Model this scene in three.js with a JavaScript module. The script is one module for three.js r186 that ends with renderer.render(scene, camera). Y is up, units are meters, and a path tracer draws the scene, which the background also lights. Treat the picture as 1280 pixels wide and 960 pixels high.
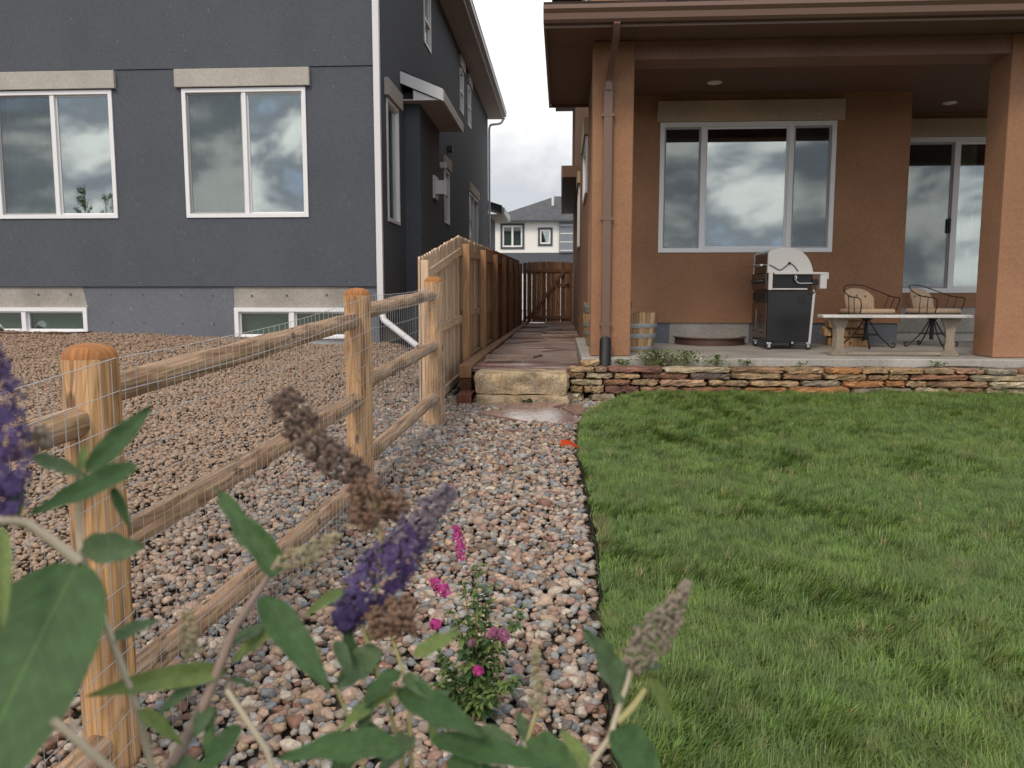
import * as THREE from 'three';
import { mergeGeometries, mergeVertices, toCreasedNormals } from 'three/addons/utils/BufferGeometryUtils.js';
import { RoundedBoxGeometry } from 'three/addons/geometries/RoundedBoxGeometry.js';
import { createNoise2D, createNoise3D } from 'simplex-noise';

// ---------- seeded randomness and noise ----------
function mulberry(a) { return () => { a |= 0; a = a + 0x6D2B79F5 | 0; let t = Math.imul(a ^ a >>> 15, 1 | a); t = t + Math.imul(t ^ t >>> 7, 61 | t) ^ t; return ((t ^ t >>> 14) >>> 0) / 4294967296; }; }
const rnd = mulberry(20240);
const rr = (a, b) => a + (b - a) * rnd();
const pick = (l) => l[Math.floor(rnd() * l.length)];
const n2 = createNoise2D(mulberry(7)), n3 = createNoise3D(mulberry(9));
const clamp = (x, a = 0, b = 1) => Math.min(b, Math.max(a, x));
const mix = (a, b, t) => a + (b - a) * t;
const sstep = (a, b, x) => { const t = clamp((x - a) / (b - a)); return t * t * (3 - 2 * t); };
const interp = (x, pts) => { if (x <= pts[0][0]) return pts[0][1]; for (let i = 1; i < pts.length; i++) if (x <= pts[i][0]) return mix(pts[i - 1][1], pts[i][1], (x - pts[i - 1][0]) / (pts[i][0] - pts[i - 1][0])); return pts[pts.length - 1][1]; };

// ---------- camera, sky, sun, exposure ----------
const scene = new THREE.Scene();
const EYE = 1.4, FOCAL = 1010, YAW = THREE.MathUtils.degToRad(3.5), PITCH = THREE.MathUtils.degToRad(6.35);
const camera = new THREE.PerspectiveCamera(2 * THREE.MathUtils.radToDeg(Math.atan(480 / FOCAL)), 4 / 3, 0.05, 600);
camera.position.set(0, EYE, 0);
camera.rotation.set(-PITCH, YAW, 0, 'YXZ');
camera.focus = 5; camera.userData.fStop = 7.5;
scene.add(camera);
camera.updateMatrixWorld(true);

const renderer = new THREE.WebGLRenderer({ antialias: true });
renderer.toneMapping = THREE.LinearToneMapping;
renderer.toneMappingExposure = 1.3;
renderer.shadowMap.enabled = true;

{ // broken overcast: bright cloud with blue-grey undersides, thinner and brighter overhead
  const W = 3072, H = 1536, data = new Float32Array(W * H * 4);
  for (let r = 0; r < H; r++) {
    const up = ((r + 0.5) / H - 0.5) * Math.PI, y = Math.sin(up), c = Math.cos(up);
    for (let q = 0; q < W; q++) {
      const az = ((q + 0.5) / W - 0.5) * 2 * Math.PI, x = Math.cos(az) * c, z = Math.sin(az) * c, o = (r * W + q) * 4;
      let R, G, B;
      if (y <= 0) { R = 0.30; G = 0.30; B = 0.29; } else {
        const O = 12.7, wx = n3(x * 3 + O, y * 4, z * 3) * 0.10, wz = n3(x * 3, y * 4 + 7, z * 3 + O) * 0.10;
        let s = 0, am = 0.5, f = 5.6; for (let i = 0; i < 8; i++) { s += am * n3((x + wx) * f + O, y * f * 1.7, (z + wz) * f); am *= 0.58; f *= 2.05; }
        const toSun = x * -0.24 + y * 0.70 + z * 0.67, broken = mix(0.16, 1, sstep(-0.45, 0.35, toSun)); // an even stratus veil away from the sun, broken cumulus towards it
        const n = 0.5 + 0.62 * s, lit = mix(sstep(0.0, 0.42, y), sstep(0.33, 0.79, n), broken), thin = mix(1, sstep(0.08, 0.28, n), broken), hz = Math.exp(-y * 14) * broken;
        const glow = 0.72 + 0.56 * Math.pow(clamp(0.5 + 0.5 * toSun), 2);
        R = mix(0.46, 1.62, lit); G = mix(0.50, 1.60, lit); B = mix(0.57, 1.55, lit);
        R = mix(0.62, R, thin); G = mix(0.74, G, thin); B = mix(0.95, B, thin);
        R = mix(R, 0.82, hz * 0.4) * glow; G = mix(G, 0.86, hz * 0.4) * glow; B = mix(B, 0.93, hz * 0.4) * glow;
      }
      data[o] = R; data[o + 1] = G; data[o + 2] = B; data[o + 3] = 1;
    }
  }
  const t = new THREE.DataTexture(data, W, H, THREE.RGBAFormat, THREE.FloatType);
  t.mapping = THREE.EquirectangularReflectionMapping; t.magFilter = t.minFilter = THREE.LinearFilter; t.needsUpdate = true;
  scene.background = t; scene.environment = t;
}
const sun = new THREE.DirectionalLight(0xffead2, 1.4);
sun.position.set(-9, 26, 17); sun.target.position.set(0, 0, -8);
sun.castShadow = true; sun.shadow.radius = 28; sun.shadow.mapSize.set(2048, 2048);
Object.assign(sun.shadow.camera, { left: -25, right: 25, top: 25, bottom: -25, near: 1, far: 90 });
scene.add(sun, sun.target);

// ---------- a pixel of the photograph (1280 x 960) at a given depth; distances come from what things stand on ----------
const RIGHT = new THREE.Vector3(1, 0, 0).applyQuaternion(camera.quaternion), UPV = new THREE.Vector3(0, 1, 0).applyQuaternion(camera.quaternion), FWD = new THREE.Vector3(0, 0, -1).applyQuaternion(camera.quaternion);
const at = (x, y, d) => camera.position.clone().addScaledVector(FWD, d).addScaledVector(RIGHT, (x - 640) / FOCAL * d).addScaledVector(UPV, -(y - 480) / FOCAL * d);
const seen = (x, y, z) => { const v = new THREE.Vector3(x, y - EYE, z), d = v.dot(FWD); return [640 + FOCAL * v.dot(RIGHT) / d, 480 - FOCAL * v.dot(UPV) / d, d]; };

// ---------- naming ----------
const taken = {};
const numbered = (n) => { const k = taken[n] = (taken[n] ?? -1) + 1; return k ? `${n}_${String(k).padStart(3, '0')}` : n; };
function tag(o, label, category, group, kind) { o.userData.label = label; if (category) o.userData.category = category; if (group) o.userData.group = group; if (kind) o.userData.kind = kind; return o; }
function thing(name, label, category, [x, y, z] = [0, 0, 0], turn = 0, group) {
  const o = new THREE.Group(); o.name = numbered(name); o.position.set(x, y, z); o.rotation.y = turn; scene.add(o); return tag(o, label, category, group);
}
function part(name, geo, mat, parent, pos, rot) {
  const m = new THREE.Mesh(geo, mat); m.name = parent === scene ? numbered(name) : name; m.castShadow = m.receiveShadow = true;
  if (pos) m.position.set(...pos); if (rot) m.rotation.set(...rot);
  parent.add(m); return m;
}
const structure = (name, geo, mat, label) => tag(part(name, geo, mat, scene), label, undefined, undefined, 'structure');

// ---------- geometry helpers ----------
function boxUV(g, ox = 0, oy = 0) { // uv in metres from the dominant face direction
  g = g.index ? g.toNonIndexed() : g;
  const p = g.attributes.position, uv = new Float32Array(p.count * 2), a = new THREE.Vector3(), b = new THREE.Vector3(), c = new THREE.Vector3();
  for (let i = 0; i < p.count; i += 3) {
    a.fromBufferAttribute(p, i); b.fromBufferAttribute(p, i + 1).sub(a); c.fromBufferAttribute(p, i + 2).sub(a); b.cross(c);
    const ax = Math.abs(b.x), ay = Math.abs(b.y), az = Math.abs(b.z);
    for (let k = i; k < i + 3; k++) {
      const x = p.getX(k), y = p.getY(k), z = p.getZ(k);
      const [u, v] = ax >= ay && ax >= az ? [z, y] : ay >= az ? [x, z] : [x, y];
      uv[k * 2] = u + ox; uv[k * 2 + 1] = v + oy;
    }
  }
  g.setAttribute('uv', new THREE.BufferAttribute(uv, 2)); return g;
}
const B = (x0, x1, y0, y1, z0, z1) => boxUV(new THREE.BoxGeometry(x1 - x0, y1 - y0, z1 - z0).translate((x0 + x1) / 2, (y0 + y1) / 2, (z0 + z1) / 2));
const RB = (w, h, d, r = 0.01, s = 2) => boxUV(new RoundedBoxGeometry(w, h, d, s, Math.min(r, w / 2.1, h / 2.1, d / 2.1)));
const RBX = (x0, x1, y0, y1, z0, z1, r = 0.01) => boxUV(new RoundedBoxGeometry(x1 - x0, y1 - y0, z1 - z0, 2, Math.min(r, (x1 - x0) / 2.1, (y1 - y0) / 2.1, (z1 - z0) / 2.1)).translate((x0 + x1) / 2, (y0 + y1) / 2, (z0 + z1) / 2));
const M = (...g) => { g = g.flat().map((x) => x.index ? x.toNonIndexed() : x); for (const x of g) for (const k of Object.keys(x.attributes)) if (!['position', 'normal', 'uv'].includes(k)) x.deleteAttribute(k); return mergeGeometries(g); };
const V = (x, y, z) => new THREE.Vector3(x, y, z);
const vv = (a) => a.isVector3 ? a : V(...a);
const tube = (pts, r, seg = 24, rad = 6, closed = false) => new THREE.TubeGeometry(new THREE.CatmullRomCurve3(pts.map(vv), closed, 'catmullrom', 0.5), seg, r, rad, closed);
function rod(a, b, r0, r1 = r0, rad = 8, open = false) {
  a = vv(a); b = vv(b); const l = a.distanceTo(b), g = new THREE.CylinderGeometry(r1, r0, l, rad, 1, open).translate(0, l / 2, 0);
  g.applyQuaternion(new THREE.Quaternion().setFromUnitVectors(V(0, 1, 0), b.clone().sub(a).normalize())); return g.translate(a.x, a.y, a.z);
}
function taperTube(pts, radii, seg = 16, rad = 6) { // stems: radius runs along the curve
  const curve = new THREE.CatmullRomCurve3(pts.map(vv)), g = new THREE.TubeGeometry(curve, seg, 1, rad), p = g.attributes.position, c = V(0, 0, 0);
  for (let i = 0; i <= seg; i++) { curve.getPointAt(i / seg, c); const r = interp(i / seg, radii.map((v, k) => [k / (radii.length - 1), v])); for (let j = 0; j <= rad; j++) { const k = i * (rad + 1) + j; p.setXYZ(k, c.x + (p.getX(k) - c.x) * r, c.y + (p.getY(k) - c.y) * r, c.z + (p.getZ(k) - c.z) * r); } }
  return g;
}
function wall(outline, holes, t) { // outline and holes in the wall's own plane, front face at z = 0
  const s = new THREE.Shape(outline.map(([x, y]) => new THREE.Vector2(x, y)));
  for (const [x0, x1, y0, y1] of holes) s.holes.push(new THREE.Path([[x0, y0], [x0, y1], [x1, y1], [x1, y0]].map(([x, y]) => new THREE.Vector2(x, y))));
  return boxUV(new THREE.ExtrudeGeometry(s, { depth: t, bevelEnabled: false }).translate(0, 0, -t));
}
const rect = (x0, x1, y0, y1) => [[x0, y0], [x1, y0], [x1, y1], [x0, y1]];
const prism = (pts, d, bevel = 0) => { const s = new THREE.Shape(pts.map(([x, y]) => new THREE.Vector2(x, y))); return boxUV(new THREE.ExtrudeGeometry(s, bevel ? { depth: d, bevelEnabled: true, bevelSize: bevel, bevelThickness: bevel, bevelSegments: 2, curveSegments: 10 } : { depth: d, bevelEnabled: false })); };
function stone(w, h, d, seed, { rough = 0.06, power = 7, nx = 5, ny = 3, nz = 3 } = {}) { // a rough-hewn block
  let g = new THREE.BoxGeometry(1, 1, 1, nx, ny, nz); g.deleteAttribute('uv'); g.deleteAttribute('normal'); g = mergeVertices(g, 1e-4);
  const p = g.attributes.position, m = Math.min(h, d);
  for (let i = 0; i < p.count; i++) {
    let x = p.getX(i) * 2, y = p.getY(i) * 2, z = p.getZ(i) * 2;
    const k = 1 / Math.pow(Math.abs(x) ** power + Math.abs(y) ** power + Math.abs(z) ** power, 1 / power); x *= k; y *= k; z *= k;
    const a = n3(x * 1.6 + seed * 3.1, y * 1.3, z * 1.6), b = n3(x * 1.7, y * 1.4 + seed * 5.3, z * 1.6 + 9), c = n3(x * 3.5 + 4, y * 3 + seed, z * 3.5);
    p.setXYZ(i, x * w / 2 + a * rough * m * 1.6, y * h / 2 + (b + c * 0.5) * rough * m, z * d / 2 + (a * 0.7 + c) * rough * m);
  }
  g.computeVertexNormals(); return boxUV(toCreasedNormals(g, 0.7), seed * 0.37, seed * 0.61);
}

// ---------- procedural textures ----------
const hash = (x, y, s) => { let h = Math.imul(x, 374761393) ^ Math.imul(y, 668265263) ^ Math.imul(s, 974634777); h = Math.imul(h ^ h >>> 13, 1274126177); return ((h ^ h >>> 16) >>> 0) / 4294967296; };
function pn(x, y, px, py, s) { // value noise that repeats every px, py cells
  const ix = Math.floor(x), iy = Math.floor(y), fx = x - ix, fy = y - iy, u = fx * fx * (3 - 2 * fx), v = fy * fy * (3 - 2 * fy);
  const a = ((ix % px) + px) % px, b = (a + 1) % px, c = ((iy % py) + py) % py, d = (c + 1) % py;
  return mix(mix(hash(a, c, s), hash(b, c, s), u), mix(hash(a, d, s), hash(b, d, s), u), v);
}
function pf(u, v, px, py, s, oct = 4) { let t = 0, a = 0.5, n = 0; for (let i = 0; i < oct; i++) { t += a * pn(u * px, v * py, px, py, s + i); n += a; a *= 0.5; px *= 2; py *= 2; } return t / n; }
function tex(w, h, tile, fn, srgb = true) {
  const d = new Uint8Array(w * h * 4);
  for (let y = 0; y < h; y++) for (let x = 0; x < w; x++) { const c = fn(x / w, y / h), o = (y * w + x) * 4; for (let k = 0; k < 3; k++) d[o + k] = clamp(Array.isArray(c) ? c[k] : c) * 255; d[o + 3] = 255; }
  const t = new THREE.DataTexture(d, w, h); t.wrapS = t.wrapT = THREE.RepeatWrapping; t.magFilter = THREE.LinearFilter; t.minFilter = THREE.LinearMipmapLinearFilter; t.generateMipmaps = true;
  if (srgb) t.colorSpace = THREE.SRGBColorSpace; t.repeat.set(1 / tile[0], 1 / tile[1]); t.needsUpdate = true; return t;
}
const tintBy = (v, warm = 0.5) => [v, v * (1 - 0.10 * warm * (1 - v)), v * (1 - 0.28 * warm * (1 - v))];
const stuccoBump = tex(512, 512, [0.6, 0.6], (u, v) => 0.5 * pf(u, v, 60, 60, 3, 3) + 0.5 * pf(u, v, 14, 14, 5, 3), false);
const flecks = []; { const r = mulberry(55); for (let i = 0; i < 190; i++) flecks.push([r(), r(), 0.0010 + 0.0024 * r() * r(), 1 + 3 * r() * r(), r()]); }
const stuccoGrey = tex(1024, 1024, [3.1, 3.1], (u, v) => {
  let m = 0.80 + 0.10 * (pf(u, v, 5, 4, 11, 5) - 0.5) + 0.10 * (pf(u, v, 160, 160, 13, 2) - 0.5);
  for (const [x, y, s, l, k] of flecks) { const du = Math.abs(u - x), dv = Math.abs(v - y) / l; if (du < s && dv < s * 1.3) m = mix(m, 1.0 + k, 0.75 * (1 - Math.hypot(du, dv / 1.3) / (s * 1.4))); }
  return [m, m, m];
});
const stuccoWarm = tex(1024, 1024, [2.7, 2.7], (u, v) => tintBy(0.84 + 0.16 * (pf(u, v, 5, 4, 21, 5) - 0.5) + 0.10 * (pf(u, v, 150, 150, 23, 2) - 0.5), 0.6));
const knots = []; { const r = mulberry(91); for (let i = 0; i < 5; i++) knots.push([r(), r(), 0.03 + 0.035 * r()]); }
const woodGrain = (seed, contrast, crack) => (u, v) => {
  let du = 0, dark = 0;
  for (const [x, y, s] of knots) { let a = u - x, b = v - y; a -= Math.round(a); b -= Math.round(b); const d = Math.hypot(a / s, b / (s * 0.42)); if (d < 3) { du += Math.sign(a || 1) * 0.05 * Math.exp(-d * d * 0.5); dark = Math.max(dark, sstep(1.1, 0.5, d)); } }
  const uu = u + du + 0.03 * (pf(u, v, 3, 2, seed + 40, 2) - 0.5);
  const fine = pf(uu, v, 48, 5, seed, 3), broad = pf(uu, v, 7, 1, seed + 7, 3), ring = 0.5 + 0.5 * Math.sin((broad * 6 + uu * 3) * 6.283);
  const split = crack * sstep(0.70, 0.80, pf(uu, v, 30, 2, seed + 15, 2));
  const k = clamp(0.86 + contrast * (0.55 * (fine - 0.5) + 0.30 * (ring - 0.5) + 0.5 * (broad - 0.5)) - dark * 0.35 - split * 0.35);
  return [k, k * (0.93 + 0.07 * k), k * (0.83 + 0.17 * k)];
};
const woodA = tex(512, 1024, [0.28, 1.1], woodGrain(100, 0.40, 0.15)), woodB = tex(512, 1024, [0.30, 1.3], woodGrain(200, 0.55, 0.7));
const woodC = tex(512, 1024, [0.34, 1.5], (u, v) => { // round timber: wavy growth rings, brown blotches, knots
  const w = woodGrain(300, 0.35, 0.35)(u, v), wob = pf(u, v, 4, 3, 331, 3), ring = Math.pow(0.5 + 0.5 * Math.sin((u * 5 + wob * 5) * 6.283), 5), blot = sstep(0.50, 0.72, pf(u, v, 5, 6, 337, 4)), k = 1 - 0.15 * ring - 0.20 * blot; return [w[0] * k * 1.06, w[1] * k * (1 - 0.06 * blot) * 1.04, w[2] * k * (1 - 0.12 * blot - 0.1 * ring)]; });
const woodBump = tex(256, 512, [0.28, 1.1], (u, v) => pf(u, v, 48, 5, 100, 3), false);
const rock = tex(512, 512, [0.7, 0.7], (u, v) => { const a = pf(u, v, 5, 9, 301, 5), b = pf(u, v, 60, 60, 307, 2), c = pf(u, v, 9, 4, 311, 4); const k = 0.72 + 0.55 * (a - 0.5) + 0.30 * (b - 0.5); return [k * (0.96 + 0.12 * (c - 0.4)), k * (0.96 + 0.02 * (c - 0.5)), k * (0.95 - 0.16 * (c - 0.5))]; });
const rockBump = tex(512, 512, [0.7, 0.7], (u, v) => 0.6 * pf(u, v, 6, 14, 321, 5) + 0.4 * pf(u, v, 40, 60, 327, 3), false);
const slate = tex(512, 512, [1.3, 1.3], (u, v) => { const a = pf(u, v, 4, 4, 341, 5), b = pf(u, v, 70, 70, 347, 2), c = pf(u, v, 7, 6, 351, 3); const k = 0.72 + 0.5 * (a - 0.5) + 0.2 * (b - 0.5); return [k, k * (0.95 + 0.12 * (c - 0.5)), k * (0.95 + 0.22 * (c - 0.5))]; });
const wetMap = tex(256, 256, [1.9, 1.9], (u, v) => { const a = pf(u, v, 3, 3, 361, 4); return 0.25 + 0.75 * sstep(0.40, 0.62, a); }, false);
const concreteMap = tex(1024, 1024, [2.3, 2.3], (u, v) => { const k = 0.84 + 0.30 * (pf(u, v, 5, 5, 401, 5) - 0.5) + 0.14 * (pf(u, v, 150, 150, 405, 2) - 0.5); return tintBy(k, 0.4); });
const concreteBump = tex(512, 512, [1.1, 1.1], (u, v) => 0.5 * pf(u, v, 70, 70, 411, 3) + 0.5 * pf(u, v, 9, 9, 415, 3), false);
const speckle = tex(256, 256, [1, 1], (u, v) => { const k = 0.84 + 0.26 * (pf(u, v, 6, 6, 501, 4) - 0.5) + 0.30 * (pf(u, v, 60, 60, 505, 2) - 0.5); return tintBy(k, 0.6); });
const soilMap = tex(512, 512, [1.0, 1.0], (u, v) => { const k = 0.55 + 0.9 * (pf(u, v, 12, 12, 601, 5) - 0.5); return tintBy(k, 1); });
const shingleMap = tex(512, 512, [2.4, 2.4], (u, v) => { const row = Math.floor(v * 16), cell = Math.floor(u * 12 + (row % 2) * 0.5 + 0.3 * hash(row, 3, 8)); const k = 0.66 + 0.34 * hash(cell % 12, row, 4) + 0.25 * (pf(u, v, 6, 5, 701, 4) - 0.5); return (v * 16) % 1 < 0.12 ? k * 0.6 : k; });
const leafMap = tex(256, 512, [1, 1], (u, v) => { const d = Math.abs(u - 0.5) * 2, rib = Math.exp(-d * d * 900), vein = Math.exp(-190 * ((((v * 14 - d * 3.2) % 1 + 1) % 1 - 0.5) ** 2)) * 0.5; const k = 0.72 + 0.22 * (pf(u, v, 8, 16, 801, 4) - 0.5), m = clamp(rib * 1.0 + vein * 0.6); return [mix(k, 1.0, m), mix(k, 1.0, m * 0.7), mix(k * 0.95, 0.9, m)]; });

// ---------- materials ----------
const C = (hex) => new THREE.Color(hex);
const std = (color, roughness = 0.8, o = {}) => new THREE.MeshStandardMaterial({ color: C(color), roughness, ...o });
const phy = (color, roughness = 0.8, o = {}) => new THREE.MeshPhysicalMaterial({ color: C(color), roughness, ...o });
const mat = {
  greyStucco: std('#5c626b', 0.9, { map: stuccoGrey, bumpMap: stuccoBump, bumpScale: 0.004 }),
  greyPaint: std('#777b86', 0.85, { map: stuccoGrey, bumpMap: concreteBump, bumpScale: 0.003 }),
  greyTrim: std('#c3c0bb', 0.85, { map: stuccoWarm, bumpMap: stuccoBump, bumpScale: 0.003 }),
  brownStucco: std('#a97f62', 0.92, { map: stuccoWarm, bumpMap: stuccoBump, bumpScale: 0.004 }),
  tanTrim: std('#c9b69b', 0.9, { map: stuccoWarm, bumpMap: stuccoBump, bumpScale: 0.003 }),
  brownPaint: std('#9b7768', 0.6, { map: stuccoWarm }),
  brownMetal: std('#695145', 0.42, { metalness: 0.1 }),
  porchCeiling: std('#695145', 0.7),
  greySoffit: std('#b5aba4', 0.7), greyFascia: std('#bdbcbd', 0.6), whiteMetal: std('#c9cacd', 0.45),
  vinyl: std('#d8d9db', 0.4), concrete: std('#b3afa9', 0.85, { map: concreteMap, bumpMap: concreteBump, bumpScale: 0.003 }),
  slab: std('#b5b2ad', 0.55, { map: concreteMap, bumpMap: concreteBump, bumpScale: 0.002 }),
  glass: phy('#dfe8e6', 0.015, { transmission: 1, thickness: 0, ior: 2.3 }),
  screen: std('#2a2c2f', 0.9, { transparent: true, opacity: 0.34 }),
  room: std('#5f5b56', 0.95), curtain: phy('#c9c6bf', 0.95, { transmission: 0.25, thickness: 0 }), blind: std('#b4c1b8', 0.9),
  picket: ['#dfc5aa', '#d3b699', '#e6d0b6', '#cbae90'].map((c) => std(c, 0.8, { map: woodA, bumpMap: woodBump, bumpScale: 0.002 })),
  oldPicket: ['#a67b5e', '#9b7156', '#ae8466', '#8f674e'].map((c) => std(c, 0.82, { map: woodB, bumpMap: woodBump, bumpScale: 0.003 })),
  cedarPost: std('#c79c70', 0.75, { map: woodB, bumpMap: woodBump, bumpScale: 0.002 }),
  roundPost: std('#c9a27a', 0.72, { map: woodC, bumpMap: woodBump, bumpScale: 0.003 }), postTop: std('#a8703d', 0.8, { map: woodA }),
  rail: std('#b1957e', 0.75, { map: woodC, bumpMap: woodBump, bumpScale: 0.003 }),
  wire: std('#b4b7ba', 0.4, { metalness: 0.3 }), timber: std('#a67e5c', 0.8, { map: woodB, bumpMap: woodBump, bumpScale: 0.003 }), darkTimber: std('#6d4634', 0.85, { map: woodB }),
  flag: ['#a5968c', '#ac9d92', '#9a8b83', '#b0a296', '#a19186'].map((c) => phy(c, 0.78, { map: slate, bumpMap: rockBump, bumpScale: 0.002 })),
  stepStone: ['#a58d86', '#a89188'].map((c) => phy(c, 0.20, { map: slate, roughnessMap: wetMap, bumpMap: rockBump, bumpScale: 0.0015 })),
  sandstone: std('#d8c4a2', 0.85, { map: rock, bumpMap: rockBump, bumpScale: 0.010 }),
  black: std('#151617', 0.5), blackMetal: std('#1b1b1d', 0.35, { metalness: 0.4 }), steel: std('#c8c8c8', 0.22, { metalness: 0.95 }), alloy: std('#b3b3b2', 0.6, { metalness: 0.1 }),
  rubber: std('#111112', 0.7), iron: std('#1d1a1a', 0.5, { metalness: 0.4 }), cushion: phy('#c4ad94', 0.95, { sheen: 0.4, map: stuccoWarm }),
  soil: std('#584636', 0.95, { map: soilMap }), lawnSoil: std('#3f3a22', 0.95, { map: soilMap }), gravelSoil: std('#4a4037', 0.95, { map: soilMap }), earth: std('#7c7364', 0.95, { map: soilMap }),
  shingle: std('#3f4046', 0.55, { map: shingleMap, bumpMap: shingleMap, bumpScale: 0.01 }), brownShingle: std('#5a4d46', 0.8, { map: shingleMap }),
};

// ---------- terrain ----------
const baseH = (z) => interp(-z, [[-40, -0.5], [-2, -0.40], [0, -0.29], [2, -0.15], [5, 0.125], [7, 0.245], [8.5, 0.27], [11.5, 0.35], [30, 0.4]]);
const yardH = (x, z) => interp(-z, [[-40, -0.5], [-2, -0.38], [0, -0.26], [2, -0.10], [5, 0.20], [8, 0.43], [11.5, 0.69], [30, 0.72]]) + 0.028 * Math.max(0, -x - 2.6) * clamp((-z - 2) / 9);
const gravelH = (x, z) => mix(baseH(z), yardH(x, z), sstep(1.25, 2.7, -x)) + 0.018 * n2(x * 1.1, z * 1.1) + 0.008 * n2(x * 4, z * 4);
const lawnH = (x, z) => 0.375 - (8.5 + z) * 0.066 + 0.012 * n2(x * 0.8 + 5, z * 0.8) + 0.006 * n2(x * 3, z * 3 + 7);
const edgeX = (z) => interp(-z, [[-6, 0.18], [2.33, 0.187], [3.17, 0.187], [4.06, 0.193], [5.03, 0.17], [6.05, 0.134], [6.82, 0.149], [7.3, 0.21], [7.77, 0.392], [8.15, 0.62], [8.4, 0.852], [8.56, 1.1]]);
function sheet(rows, cols, f) { // f(i, j in 0..1) -> [x, y, z]
  const p = [], uv = [], idx = [];
  for (let i = 0; i <= rows; i++) for (let j = 0; j <= cols; j++) { const q = f(i / rows, j / cols); p.push(...q); uv.push(q[0], q[2]); }
  for (let i = 0; i < rows; i++) for (let j = 0; j < cols; j++) { const a = i * (cols + 1) + j, b = a + cols + 1; idx.push(a, a + 1, b, b, a + 1, b + 1); }
  const g = new THREE.BufferGeometry(); g.setAttribute('position', new THREE.Float32BufferAttribute(p, 3)); g.setAttribute('uv', new THREE.Float32BufferAttribute(uv, 2)); g.setIndex(idx); g.computeVertexNormals(); return g;
}
const stretch = (t) => { const s = t * 2 - 1; return Math.sign(s) * (Math.abs(s) * 14 + 186 * Math.abs(s) ** 4); };
structure('ground', sheet(60, 60, (i, j) => { const x = stretch(j), z = -8 - stretch(i); return [x, baseH(z) - 0.22, z]; }), mat.earth, 'bare earth around and behind the two houses');
const gravelBed = structure('gravel_bed', sheet(110, 70, (i, j) => { const z = mix(3, -8.62, i), x = mix(-13, edgeX(z), j); return [x, gravelH(x, z) - 0.012, z]; }), mat.gravelSoil, 'bed of mixed river pebbles beside the lawn and under the rail fence');
structure('side_yard', sheet(20, 16, (i, j) => { const z = mix(-8.6, -30, i), x = mix(-13, -1.16, j); return [x, gravelH(x, z) - 0.012, z]; }), mat.gravelSoil, 'gravel side yard against the grey house');
const lawn = structure('lawn', sheet(70, 60, (i, j) => { const z = mix(4, -8.56, i), x = mix(edgeX(z) + 0.012, 11, j); return [x, lawnH(x, z), z]; }), mat.lawnSoil, 'green lawn in front of the dry stone wall');

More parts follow.
